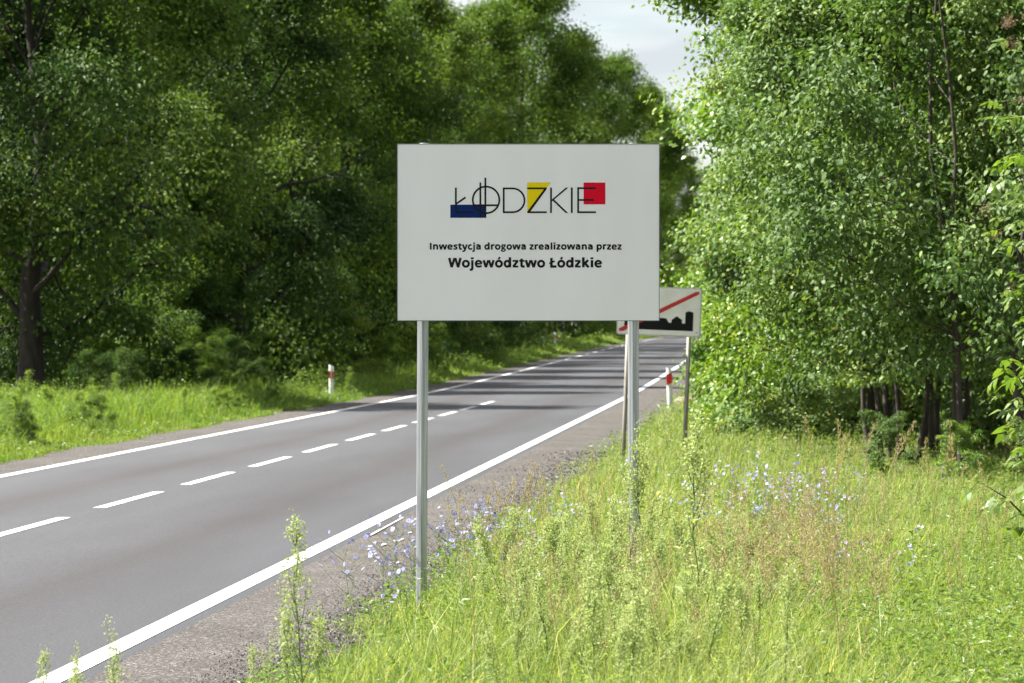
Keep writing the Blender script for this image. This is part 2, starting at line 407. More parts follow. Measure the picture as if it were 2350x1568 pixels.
# painted lines: children of the road, each dash of its own
strip('edge_line', [-.085, .085], [.0055, .0045], -30, 800, M['paint'], 4, None, road)
strip('edge_line', [-6.27, -6.09], [.0045, .0055], -30, 182, M['paint'], 4, None, road)
for yy in np.arange(186, 420, 10.0):
    strip('edge_dash', [-6.27, -6.09], [.0045, .0055], yy, yy + 6, M['paint'], 2, None, road)
_dashV = None
d0 = C(-4.62, 40.5)[1]                   # where one dash starts
y = d0 - 6.0 * 8
while y < 99:
    me = MB()
    zz = lambda yy: float(zr(yy)) + .0195
    me.add([(-3.33, y, zz(y)), (-3.19, y, zz(y)), (-3.19, y + 2, zz(y+2)), (-3.33, y + 2, zz(y+2)), (-3.19, y + 4, zz(y+4)), (-3.33, y + 4, zz(y+4))], [(0, 1, 2, 3), (3, 2, 4, 5)])
    me.build('centre_dash', M['paint'], road)
    y += 6.0
# stray paint beside the right line: a second thin stripe and drips on the shoulder
ms = MB()
ya, yb = 35.4, 39.0
ms.add([(.215, ya, .000), (.245, ya + .3, .000), (.225, yb, .000), (.21, yb, .000)], [(0, 1, 2, 3)])
ms.build('stray_stripe', M['paint'], road)
r2 = np.random.default_rng(5)
for k in range(7):
    px, py = r2.uniform(.33, .62), r2.uniform(32.5, 37)
    n = 7; an = np.arange(n) * 2 * np.pi / n; rr = r2.uniform(.5, 1.1, n)
    a_, b_ = r2.uniform(.008, .025), r2.uniform(.05, .22)
    MB().add([(px + a_*rr[i]*math.cos(an[i]), py + b_*rr[i]*math.sin(an[i]), .0) for i in range(n)], [tuple(range(n))]).build('paint_drip', M['paint'], road)

# ------------------------------------------------------------------ the information board
def rect(x0, z0, x1, z1): return [(x0, z0), (x1, z0), (x1, z1), (x0, z1)]
def stroke_quads(pts, w, y):
    """thick polyline in xz facing -y, mitred, as quads"""
    P = np.array(pts, float); n = len(P)
    closed = np.allclose(P[0], P[-1])
    T = unit(np.diff(P, axis=0))
    off = []
    for i in range(n):
        if closed: t0, t1 = T[(i - 1) % (n - 1)], T[i % (n - 1)]
        else: t0, t1 = T[max(i - 1, 0)], T[min(i, n - 2)]
        m = unit(t0 + t1); nn = np.array([-m[1], m[0]]); c = max(.35, float(np.dot(nn, np.array([-t1[1], t1[0]]))))
        off.append(nn * w / 2 / c)
    off = np.array(off)
    A_, B_ = P + off, P - off
    V = [(a[0], y, a[1]) for a in A_] + [(b[0], y, b[1]) for b in B_]
    F = [(n + i, n + i + 1, i + 1, i) for i in range(n - 1)]
    return V, F
def arc(cx, cz, rx, rz_, a0, a1, n=14):
    return [(cx + rx * math.cos(math.radians(a0 + (a1 - a0) * i / n)), cz + rz_ * math.sin(math.radians(a0 + (a1 - a0) * i / n))) for i in range(n + 1)]

SX, SY = C(0.112, 25.4)
board = empty('information_board', (SX, SY, float(gz(SX, SY))), A)
tag(board, 'large white information board on two galvanised posts beside the road', 'sign board')
bz = 2.647 - board.location.z            # board centre above its base
HW, HH = .900, .608
MB().prism_xz([(p[0], p[1] + bz) for p in rect(-HW + .003, -HH + .003, HW - .003, HH - .003)], -.004, .0).build('panel', M['board_white'], board)
panel = bpy.data.objects['panel']
rim = MB()
for x0, z0, x1, z1 in ((-HW, -HH, HW, -HH + .0045), (-HW, HH - .0055, HW, HH), (-HW, -HH + .0045, -HW + .0045, HH - .0055), (HW - .0045, -HH + .0045, HW, HH - .0055)):
    rim.box((x0, -.0065, z0 + bz), (x1, .024, z1 + bz))
rim.build('edge_rim', M['aluminium_edge'], panel)
for zc_ in (-.36, .36):
    MB().box((-HW + .02, .026, bz + zc_ - .02), (HW - .02, .044, bz + zc_ + .02)).build('mounting_rail', M['aluminium_edge'], board)

def post(name, x_top, x_bot, yb, r, top, mat, parent, flutes=24, depth=.035):
    n = flutes * 3
    a = np.arange(n) * 2 * np.pi / n
    rr = r * (1 - depth * (np.cos(a * flutes / 2) > .2))
    V = []
    for z, xx in ((-.45, x_bot), (.6, x_bot + (x_top - x_bot) * .25), (top, x_top)):
        V += [(xx + rr[i] * math.cos(a[i]), yb + rr[i] * math.sin(a[i]), z) for i in range(n)]
    F = [(k*n + i, k*n + (i+1) % n, (k+1)*n + (i+1) % n, (k+1)*n + i) for k in range(2) for i in range(n)]
    return MB().add(V, F).build(name, mat, parent)
for xt, xb in ((-.718, -.738), (.722, .724)):
    po = post('post', xt, xb, .085, .0405, bz + HH - .004, M['galvanised'], board, 12, .05)
    cap = MB(); cap.tube([(xt, .085, bz + HH - .006), (xt, .085, bz + HH + .002), (xt, .085, bz + HH + .009)], [.044, .043, .022], 16)
    cap.build('post_cap', M['aluminium_edge'], po, True)
    for zc_ in (-.36, .36):
        MB().box((xt - .055, .05, bz + zc_ - .016), (xt + .055, .128, bz + zc_ + .016)).build('clamp', M['aluminium_edge'], po)

# logo: measured on a 1888 x 1272 grid over the board
K = 1.8 / 1888
def lz(zx, zy): return ((zx - 1029) * K, (698 - zy) * K + bz)
def lrect(x0, y0, x1, y1):               # grid rectangle -> ccw polygon
    a, b = lz(x0, y1), lz(x1, y0); return rect(a[0], a[1], b[0], b[1])
emb = obj('emblem', MB().poly_xz(lrect(468, 499, 725, 594), -.0050).mesh('emblem'), M['print_blue'], panel)
emb['label'] = 'dark blue bar under the first letters'
e2 = obj('emblem', MB().poly_xz([lz(*p) for p in ((1021, 552), (1030, 552), (1192, 340), (1021, 340))], -.0050).mesh('emblem'), M['print_yellow'], panel)
e2['label'] = 'yellow wedge behind the letter Z'
e3 = obj('emblem', MB().poly_xz(lrect(1426, 340, 1583, 497), -.0050).mesh('emblem'), M['print_red'], panel)
e3['label'] = 'red square behind the letter E'
letters = {
 'l': [[(508, 377), (508, 553.5), (634, 553.5)], [(508, 494), (578, 447)]],
 'o': [arc(725, 465, 95.5, 95.5, 0, 360, 48), [(684, 340), (684, 594)], [(720, 305), (720, 594)], [(632, 503.5), (812, 503.5)]],
 'd': [[(852, 382.5)] + arc(916, 468, 85.5, 85.5, -90, 90, 20) + [(852, 553.5), (852, 382.5)]],
 'z': [[(1021, 382), (1161, 382)], [(1161, 553.5), (1021, 553.5)]],
 'k': [[(1192, 377), (1192, 559)]],
 'i': [[(1341.5, 376), (1341.5, 559)]],
 'e': [[(1516, 380.5), (1387, 380.5), (1387, 553.5), (1516, 553.5)], [(1387, 465.5), (1500, 465.5)]]}
for k, sts in letters.items():
    mb = MB()
    for i, s in enumerate(sts):
        V, F = stroke_quads([lz(*p) for p in s], 13.0 * K, -.0058 - .00012 * i)
        mb.add(V, F)
    if k == 'z': mb.poly_xz([lz(*p) for p in ((1021, 559), (1036, 559), (1161, 387), (1161, 376), (1150, 376), (1021, 549))], -.0062)
    if k == 'k':
        mb.poly_xz([lz(*p) for p in ((1200, 475), (1316, 377), (1298, 377), (1196, 464))], -.0062)
        mb.poly_xz([lz(*p) for p in ((1297, 559), (1315, 559), (1214, 462), (1203, 469))], -.0064)
    mb.build('logo_letter', M['print_black'], panel)

# bold sans lettering built from strokes (units: em / 1000)
def glyph(ch):
    X = 545; s, h = 150, 122               # x-height, stem, horizontal stroke
    if ch == 'I': return 331, [([(165, 0), (165, 714)], 152)]
    if ch == 'l': return 305, [([(152, 0), (152, 760)], s)]
    if ch == 'i': return 305, [([(152, 0), (152, X)], s), ([(152, 615), (152, 755)], 165)]
    if ch == 'j': return 305, [([(152, X), (152, -90), (120, -155), (50, -180), (-30, -175)], 135), ([(152, 615), (152, 755)], 165)]
    if ch == 'n': return 657, [([(152, 0), (152, X)], s), ([(152, 380)] + arc(340, 330, 165, 158, 150, 0, 8) + [(505, 0)], 145)]
    if ch == 'r': return 454, [([(152, 0), (152, X)], s), ([(152, 340), (210, 440), (300, 490), (435, 485)], 135)]
    if ch == 'o': return 619, [(arc(309, 272, 205, 218, 0, 360, 24), 138)]
    if ch == 'ó': return 619, [(arc(309, 272, 205, 218, 0, 360, 24), 138), ([(270, 610), (390, 770)], 110)]
    if ch == 'e': return 590, [([(115, 275), (500, 275)], 100), (arc(298, 272, 200, 218, 0, 300, 22) , 130), ([(398, 83), (520, 75)], 122)]
    if ch == 'c': return 514, [(arc(300, 272, 200, 220, 60, 290, 18) + [(470, 90)], 138)]
    if ch == 's': return 497, [([(440, 455), (330, 490), (210, 485), (125, 420), (150, 345), (270, 285), (375, 235), (400, 150), (330, 75), (210, 52), (55, 85)], 118)]
    if ch == 't': return 434, [([(195, 660), (195, 140), (235, 75), (310, 58), (415, 75)], 140), ([(30, 490), (410, 490)], 108)]
    if ch == 'w': return 856, [([(72, X), (235, 0)], 140), ([(235, 0), (405, X)], 128), ([(450, X), (620, 0)], 128), ([(620, 0), (784, X)], 140)]
    if ch == 'W': return 959, [([(75, 714), (252, 0)], 145), ([(252, 0), (450, 714)], 132), ([(509, 714), (707, 0)], 132), ([(707, 0), (884, 714)], 145)]
    if ch == 'y': return 568, [([(72, X), (284, 20)], 148), ([(497, X), (284, -60), (220, -150), (120, -180), (35, -172)], 138)]
    if ch == 'z': return 488, [([(40, 488), (440, 488)], 112), ([(40, 57), (450, 57)], 112), ([(395, 470), (95, 75)], 140)]
    if ch == 'a': return 604, [([(85, 440), (180, 488), (310, 495), (425, 430), (450, 330), (450, 0)], 138), ([(450, 318), (290, 308), (150, 255), (118, 165), (160, 75), (260, 55), (380, 95), (450, 190)], 118)]
    if ch == 'd': return 633, [([(482, 0), (482, 760)], s), (arc(285, 272, 175, 216, 25, 335, 20) + [(482, 160)], 138), ([(440, 365), (482, 390)], 120)]
    if ch == 'p': return 633, [([(152, -240), (152, X)], s), (arc(350, 272, 175, 216, 155, -155, 20) + [(152, 160)], 138), ([(195, 365), (152, 390)], 120)]
    if ch == 'g': return 565, [(arc(255, 370, 142, 128, 0, 360, 20), 118), ([(260, 490), (545, 505)], 96), ([(190, 245), (135, 170), (200, 95), (380, 80), (455, 20), (440, -90), (330, -170), (180, -180), (80, -120), (110, -20), (230, 70)], 105)]
    if ch == 'k': return 620, [([(152, 0), (152, 760)], s), ([(200, 255), (500, X)], 140), ([(270, 310), (530, 0)], 150)]
    if ch == 'Ł': return 564, [([(168, 714), (168, 62), (530, 62)], 145), ([(20, 285), (400, 480)], 100)]
    return 260, []
def text_line(s, x0, x1, base, cap):
    """one line of lettering between grid x0..x1 on the board"""
    adv = sum(glyph(c)[0] for c in s); first = 92; last = 30
    kx = (x1 - x0) / (adv - first - last) ; kz = cap / 714
    cur = -first; q = 0
    for ch in s:
        w, sts = glyph(ch); mb = MB()
        for pts, wd in sts:
            # stroke in em units, then scaled separately along x and z
            V, F = stroke_quads(pts, wd * 1.24, 0); q += 1
            o = [lz(x0 + (cur + v[0]) * kx, base - v[2] * kz) for v in V]
            mb.add([(p[0], -.0056 - .00005 * (q % 7), p[1]) for p in o], F)
        cur += w
        if sts: mb.build('letter', M['print_black'], panel)
text_line('Inwestycja drogowa zrealizowana przez', 322, 1700, 822, 48)
text_line('Województwo Łódzkie', 462, 1558, 950, 68)

# ------------------------------------------------------------------ end-of-town sign
TX, TY = C(2.015, 52.8)
town = empty('town_end_sign', (TX, TY, float(gz(TX, TY))), A)
town.rotation_euler = (0, math.radians(2.2), A + math.radians(-5))
tag(town, 'white road sign with black skyline and red diagonal bar, leaning behind the information board', 'road sign')
tz = 2.22 - town.location.z
w2, h2 = .60, .35
def rounded(w, h, r, z):
    pts = []
    for cx_, cz_, a0 in ((w - r, -h + r, -90), (w - r, h - r, 0), (-w + r, h - r, 90), (-w + r, -h + r, 180)):
        pts += [(cx_ + r * math.cos(math.radians(a0 + t)), cz_ + r * math.sin(math.radians(a0 + t)) + z) for t in (0, 30, 60, 90)]
    return pts
MB().prism_xz(rounded(w2, h2, .04, tz), -.012, .012).build('backing_frame', M['town_border'], town)
MB().prism_xz(rounded(w2 - .018, h2 - .018, .03, tz), -.0145, -.0125).build('face_panel', M['town_white'], town)
face = bpy.data.objects['face_panel']
sk = [(-.49, -.265), (.49, -.265), (.49, .0), (.43, .018), (.375, 0), (.375, -.16), (.33, -.16), (.33, -.11), (.255, -.06), (.18, -.115), (.18, -.155), (.14, -.155), (.105, -.095), (.0, -.09), (-.04, -.05),
      (-.08, -.05), (-.08, .06), (-.12, .16), (-.16, .06), (-.16, -.10), (-.27, -.10), (-.27, -.02), (-.37, -.02), (-.37, -.13), (-.49, -.13)]
MB().poly_xz([(a, b + tz) for a, b in sk], -.0165).build('skyline_print', M['print_black'], face)
MB().poly_xz([(a, b + tz) for a, b in ((-.565, -.30), (-.505, -.30), (.565, .265), (.565, .30), (.52, .30), (-.565, -.262))], -.0185).build('red_bar', M['town_red'], face)
for bx_, bz_ in ((.545, .285), (-.545, -.285), (-.545, .285), (.545, -.285)):
    MB().tube([(bx_, -.019, bz_ + tz), (bx_, -.022, bz_ + tz)], [.009, .008], 8).build('bolt', M['aluminium_edge'], face)
for px_ in (-.435, .435):
    MB().tube([(px_, .045, -.5), (px_, .045, .7), (px_, .045, tz + h2 - .05)], [.031, .031, .031], 14).build('post', M['old_steel'], town, True)

# ------------------------------------------------------------------ delineator posts
def delineator(X, Y, label, band, h=1.0, rz=0.0, lean=0.0):
    x, y = C(X, Y)
    t = empty('delineator_post', (x, y, float(gz(x, y))), A + rz)
    t.rotation_euler = (0, lean, A + rz)
    tag(t, label, 'delineator', 'delineator posts along the road')
    prof = [(-.068, .03), (-.05, -.025), (-.018, -.042), (.018, -.042), (.05, -.025), (.068, .03), (.035, .04), (-.035, .04)]
    n = len(prof); V = []
    for k, zf in enumerate((-.2, h)):
        V += [(px, py, zf - (0 if k == 0 else (px + .07) * .45)) for px, py in prof]
    F = [(i, (i+1) % n, n + (i+1) % n, n + i) for i in range(n)] + [tuple(range(n, 2*n))]
    bo = MB().add(V, F).build('body', M['plastic_white'], t)
    z0, z1 = h - .38, h - .17
    if band == 'two':
        for xa, xb, d in ((-.064, -.020, 0), (.018, .066, -.02)):
            MB().prism_xz([(xa, z0 + d), (xb, z0 + d - .01), (xb, z1 + d - .01), (xa, z1 + d)], -.052, -.02).build('red_reflector', M['reflector_red'], bo)
    else:
        MB().prism_xz([(-.071, z0 - .05), (.071, z0 - .01), (.071, z1 + .04), (-.071, z1)], -.047, .045).build('red_band', M['reflector_red'], bo)
    return t
delineator(-5.06, 103.7, 'white delineator post with two red stripes in grass across the road', 'two', 1.0)
delineator(3.93, 92.0, 'white delineator post with one red band beside the leaning town sign', 'one', 1.02, 0, -.03)
delineator(2.6, 224.0, 'small distant white delineator post with red marks in roadside grass', 'two', 1.12)
# thin grey pole far along the left verge
px_, py_ = C(3.9, 275)
pole = empty('sign_pole', (px_, py_, float(gz(px_, py_))), 0)
tag(pole, 'thin pale grey pole in distant roadside grass', 'pole')
MB().tube([(0, 0, -.3), (0, 0, 1.5), (0, 0, 2.6)], [.05, .05, .05], 8).build('shaft', M['plastic_white'], pole, True)
MB().prism_xz([(-.3, 2.0), (.3, 2.0), (.3, 2.6), (-.3, 2.6)], .06, .07).build('plate', M['town_border'], pole)
# pale stone beside the delineator
sx_, sy_ = C(4.55, 97)
sv = []; r3 = np.random.default_rng(2)
mb = MB(); n = 10
rings = [(.2, -.05), (.22, .05), (.17, .13), (.07, .17)]
for rr_, zz_ in rings:
    sv += [(rr_ * 1.25 * (1 + .15 * r3.standard_normal()) * math.cos(i * 2 * math.pi / n), rr_ * (1 + .1 * r3.standard_normal()) * math.sin(i * 2 * math.pi / n), zz_ + .02 * r3.standard_normal()) for i in range(n)]
mb.add(sv, [(k*n+i, k*n+(i+1) % n, (k+1)*n+(i+1) % n, (k+1)*n+i) for k in range(3) for i in range(n)] + [tuple(range(3*n, 4*n))])
st = mb.build('stone', M['stone'], None, True); st.location = (sx_, sy_, float(gz(sx_, sy_)))
tag(st, 'pale sandy boulder lying on the gravel shoulder', 'stone')

# ------------------------------------------------------------------ trees
def make_tree(seed, h, cr, cb, nleaf, ll, lw, shape=4, nlimb=16, trunk_r=None, droop=.35, clump=.55, extra=(), stems=1, top=.95, flat=.6, airy=.5, zmin=.12):
    """returns (trunk mesh, crown mesh). h height, cr crown radius, cb crown base height"""
    g = np.random.default_rng(seed)
    tubes, tips = [], []
    r0 = trunk_r or h * .017
    trunks = []
    for s in range(stems):
        off = np.array([0, 0, 0.]) if stems == 1 else np.array([g.uniform(-.5, .5), g.uniform(-.5, .5), 0])
        m = 9; t = np.linspace(0, 1, m)
        wx = np.cumsum(g.normal(0, .028 * h / m * 3, (m, 2)), axis=0); wx -= wx[0]
        if stems > 1: wx += (off[:2] * 1.6)[None] * t[:, None]
        P = np.stack([off[0] + wx[:, 0], off[1] + wx[:, 1], -.3 + t * (h * .9 + .3)], 1)
        R = r0 * (1 - .93 * t) * (1 + .35 * np.exp(-t * 14)) / (1 if stems == 1 else 1.25)
        trunks.append((P, R)); tubes.append((P, R, 9))
    def branch(p0, d0, ln, r, npt=6, up=.25):
        P = [p0]; d = unit(d0)
        for k in range(npt - 1):
            d = unit(d + g.normal(0, .16, 3) + np.array([0, 0, up * .25]))
            P.append(P[-1] + d * ln / (npt - 1))
        P = np.array(P); return P, r * np.linspace(1, .25, npt)
    limbs = []
    for i in range(nlimb):
        P, R = trunks[i % stems]
        f = (i + g.uniform(0, 1)) / nlimb
        zt = cb + (h * top - cb) * f
        tt = np.clip((zt - .35 * cr * (1 - f)) / (h * .9), .05, .99)
        p0 = np.array([np.interp(tt, np.linspace(0, 1, 9), P[:, k]) for k in range(3)])
        rb = np.interp(tt, np.linspace(0, 1, 9), R)
        az = i * 2.399 + g.uniform(-.5, .5)
        prof = math.sin(math.pi * min(1, .30 + .62 * f)) ** .7
        ln = cr * prof * g.uniform(.75, 1.12)
        el = math.radians(12 + 50 * f + g.uniform(-12, 12))
        limbs.append((p0, np.array([math.cos(az) * math.cos(el), math.sin(az) * math.cos(el), math.sin(el)]), ln, min(rb * .6, r0 * .42), 6))
    for e in extra:
        p0, p1 = np.array(e[0], float), np.array(e[1], float)
        limbs.append((p0, p1 - p0, float(np.linalg.norm(p1 - p0)), r0 * .35, 9))
    for p0, d, ln, r, nb in limbs:
        P, R = branch(p0, d, ln, r, 7, .15)
        tubes.append((P, R * .7, 5))
        for k in range(nb):
            u = g.uniform(.3, 1.0)
            q0 = np.array([np.interp(u, np.linspace(0, 1, 7), P[:, c]) for c in range(3)])
            dd = unit(unit(d) * .6 + g.normal(0, .75, 3) + np.array([0, 0, -.05]))
            Q, S = branch(q0, dd, ln * g.uniform(.22, .45) * (1.2 - .5 * u) + .2, r * .35, 5, .0)
            tubes.append((Q, S, 4))
            for v in (.45, .8, 1.0):
                tips.append(np.array([np.interp(v, np.linspace(0, 1, 5), Q[:, c]) for c in range(3)]))
        tips.append(P[-1]); tips.append(P[-2])
    tips = np.array(tips)
    tips = tips[tips[:, 2] > .25]
    w = g.gamma(1.4 * airy, 1, len(tips)); w /= w.sum()
    ci = g.choice(len(tips), nleaf, p=w)
    rc = clump * g.uniform(.45, 1.35, len(tips))
    G = g.normal(0, 1, (nleaf, 3)); G = G / (np.linalg.norm(G, axis=1)[:, None]) * (g.uniform(0, 1, nleaf) ** .45)[:, None]
    G *= np.array([1.15, 1.15, flat])
    pos = tips[ci] + G * rc[ci][:, None]
    pos[:, 2] -= .25 * rc[ci] * (G[:, 0] ** 2 + G[:, 1] ** 2) * droop
    low = pos[:, 2] < zmin; pos[low, 2] = zmin + g.exponential(.25, low.sum())
    out = unit(G + np.array([0, 0, .1]))
    cen = np.array([0, 0, (cb + h) / 2])
    rad = unit(pos - cen)
    ax = unit(out * .5 + rad * .3 + g.normal(0, .55, (nleaf, 3)) + np.array([0, 0, -droop]))
    no = unit(np.array([0, 0, 1.0]) + rad * .45 + g.normal(0, .48, (nleaf, 3)))
    ln_ = ll * g.uniform(.65, 1.3, nleaf); wd_ = lw * g.uniform(.7, 1.25, nleaf)
    V, F, k = leaves_np(pos, ax, no, ln_, wd_, shape)
    ctint = np.clip(g.normal(.42, .21, len(tips)), 0, 1)
    ti = np.clip(ctint[ci] + g.normal(0, .13, nleaf) + .22 * np.clip(G[:, 2], -1, 1) * 0, 0, .84)
    yl = g.uniform(0, 1, nleaf) > .988; ti[yl] = g.uniform(.93, 1, yl.sum())
    tm = tubes_mesh('trunk', tubes); cm = mesh_np('crown', V, F, np.repeat(ti, k))
    return tm, cm

def place(name, meshes, mats, X, Y, rz, sc, label, cat, group, world=False, sz=None):
    x, y = (X, Y) if world else C(X, Y)
    t = empty(name, (x, y, float(gz(x, y))), rz, sc)
    if sz: t.scale = (sc, sc, sc * sz)
    if len(meshes) == 3: mats = (mats[0], meshes[2])
    tag(t, label, cat, group)
    for mesh, mat, nm in zip(meshes, mats, ('trunk', 'crown')):
        if not mesh.materials: mesh.materials.append(mat)
        o = bpy.data.objects.new(nm, mesh); col.objects.link(o); o.parent = t
        o.material_slots[0].link = 'OBJECT'; o.material_slots[0].material = mat
    return t

# wood left of the road
WA = make_tree(101, 14.5, 4.6, 3.4, 60000, .155, .095, 4, 26, .33, .4, 1.0, flat=.8, zmin=1.9, airy=.7)
WB = make_tree(102, 13.0, 4.2, 1.2, 56000, .15, .09, 4, 26, .2, .5, .95, flat=.8, airy=.7)
WC = make_tree(103, 21.0, 5.6, 4.5, 46000, .20, .13, 4, 36, .34, .3, .95, flat=.8)
WD = make_tree(104, 22.0, 5.0, 3.0, 40000, .22, .14, 4, 36, .34, .3, .95, flat=.8)
BU = make_tree(105, 3.6, 1.9, .3, 16000, .10, .06, 4, 14, .05, .3, .42, stems=3)
WL = M['wood_leaf']; WLL = M['wood_leaf_light']
def twin(meshes, mat): return (meshes[0], meshes[1], mat)    # the same shapes with another leaf colour
WA2 = twin(WA, WLL); WC2 = twin(WC, WLL); WD2 = twin(WD, WLL); BU2 = twin(BU, WLL)
bk = M['bark']
g_w = 'trees of the wood across the road'
front = [(-12.0, 92, WA, 0.3, 1.0), (-13.7, 97, WB, 1.9, .95), (-10.8, 112, (WB[0], WB[1], WLL), 2.4, 1.12), (-8.9, 122, WA, 4.0, 1.02), (-8.0, 138, (WB[0], WB[1], WLL), 5.1, 1.2), (-6.6, 152, WA2, 1.0, 1.1), (-6.3, 172, WB, .4, 1.25)]
fl = ['thick dark trunk and crown rising from the grass across the road', 'slimmer dark tree beside the thick trunk across the road', 'dark tree between the thick trunk and the striped delineator post', 'dense dark tree behind the bushes left of the striped delineator post',
      'dark low-crowned tree behind the striped delineator post', 'lighter green tree past the striped delineator post', 'dark tree whose crown is half hidden by the information board']
for (X, Y, m, rz, sc), lab in zip(front, fl):
    place('roadside_tree', m, (bk, WL), X, Y, rz, sc, lab, 'tree', g_w)
back = [(-20, 112, WC, .5, .8), (-16.5, 125, WD, 2, .85), (-13.5, 140, WC, 3.1, .85), (-17.5, 150, WD, 1.3, .9), (-11.5, 165, WC, 4.2, .9), (-24, 140, WC, 5, .8), (-9.5, 190, WD, .8, .9), (-16, 195, WC, 2.7, .95), (-22, 180, WD, 4, 1.0), (-28, 165, WC, .2, 1.0),
        (-19, 118, WB, 1.1, 1.1), (-15.5, 116, WB, 3.3, 1.1), (-13.0, 128, WB, 5.3, 1.1), (-11.5, 150, WB, .3, 1.2), (-10.0, 180, WB, 2.3, 1.3), (-14, 170, WB, 4.3, 1.3), (-8.0, 210, WB, 1.3, 1.4), (-18, 135, WB, 2.0, 1.2), (-5.5, 250, WB, 3.9, 1.5), (-21, 160, WB, 3.0, 1.3)]
for X, Y, m, rz, sc in back:
    place('forest_tree', m, (bk, WL), X, Y, rz, sc, 'tall tree standing deeper in the wood behind the roadside trees', 'tree', 'tall trees deeper in the wood')
tall = [(-4.6, 196, WC2, 1.1, .92), (-2.7, 222, WD2, .2, .95), (-.2, 238, WC2, 3.0, 1.12), (-6, 230, WC2, 5.0, 1.0), (1.9, 268, WD2, 4.4, 1.28), (4.2, 296, WC2, 2.2, 1.15), (-3, 275, WC, 1.6, 1.05)]
for X, Y, m, rz, sc in tall:
    place('tall_tree', m, (bk, WLL), X, Y, rz, sc, 'tall light green tree with a broad crown leaning towards the road behind the board', 'tree', 'tall trees along the left verge')
for X, Y, m, rz, sc in [(8.4, 345, WD2, .7, 1.2), (12.3, 372, WC2, 3.3, 1.2), (16.0, 398, WD2, 5.2, 1.12), (4.5, 365, WC2, 2.0, 1.1)]:
    place('distant_tree', m, (bk, WLL), X, Y, rz, sc, 'distant tree whose top steps down against the open sky', 'tree', 'distant trees under the sky gap')
for X, Y, m, rz, sc in [(20, 500, WC, .7, .8), (26, 520, WD, 3.3, .75), (32, 505, WC2, 5.2, .75), (14, 520, WD, 1.2, .8), (17.6, 440, WD2, 2.2, .95), (21, 455, WC2, 4.2, 1.0), (24.5, 462, WD2, 1.0, .95), (38, 540, WC, 2.9, .9), (29, 560, WC2, .4, .8)]:
    place('far_tree', m, (bk, WL), X, Y, rz, sc, 'far tree closing the view at the end of the road', 'tree', 'far trees at the end of the road')
bushes = [(-10.2, 104, 1.0), (-9.6, 110, .85), (-8.6, 113, 1.1), (-7.6, 124, 1.1), (-7.0, 132, 1.0), (-5.9, 140, 1.2), (-5.3, 151, 1.1), (-4.4, 164, 1.2), (-3.2, 178, 1.3), (-2.6, 192, 1.2), (-1.0, 208, 1.3), (.1, 224, 1.2), (1.6, 244, 1.4), (3.4, 268, 1.4), (5.4, 296, 1.5), (7.6, 325, 1.6), (9.5, 355, 1.6), (11.5, 385, 1.7), (-14.6, 103, 1.3)]
g5 = np.random.default_rng(19)
for k in range(46):
    yy = 66 + 130 * (k + g5.uniform(0, 1)) / 46; wx_ = -9.9 - 2.6 * g5.uniform(0, 1); X_, Y_ = wx_ * CA + yy * SA - 4.062, -wx_ * SA + yy * CA
    if 1175 + 8500 * X_ / Y_ < 190: continue
    bushes.append((X_, Y_, g5.uniform(.22, .5)))
for i, (X, Y, sc) in enumerate(bushes):
    place('undergrowth_bush', BU if i % 3 else BU2, (bk, WL), X, Y, i * 1.7, sc, 'low bush in the undergrowth along the foot of the wood', 'bush', 'bushes along the foot of the wood')

# trees and shrubs right of the road
RA = make_tree(201, 9.5, 2.9, 2.5, 92000, .088, .053, 6, 54, .056, .45, .56, stems=5, flat=.75, zmin=1.3, airy=.36)
RB = make_tree(202, 10.5, 2.7, 2.3, 92000, .088, .055, 6, 54, .07, .4, .56, stems=3, flat=.75, airy=.36,
               extra=[((-1.4, -.2, 6.9), (-4.3, -.3, 7.5)), ((-.3, 0, 5.8), (-2.6, -.3, 7.4)), ((-.2, 0, 5.6), (-2.0, .5, 8.0)), ((0, 0, 6), (-1.6, -1, 8.8))])
RC = make_tree(203, 8.0, 2.5, .5, 58000, .105, .07, 6, 46, .07, .35, .55, stems=3, flat=.75, airy=.4)
RS = make_tree(204, 3.4, 1.7, .25, 17000, .085, .05, 6, 16, .035, .3, .34, stems=4)
bg_ = M['bark_grey']; PL = M['plum_leaf']; ML = M['maple_leaf']
RC2 = twin(RC, PL); RS2 = twin(RS, PL); RA2 = twin(RA, ML)
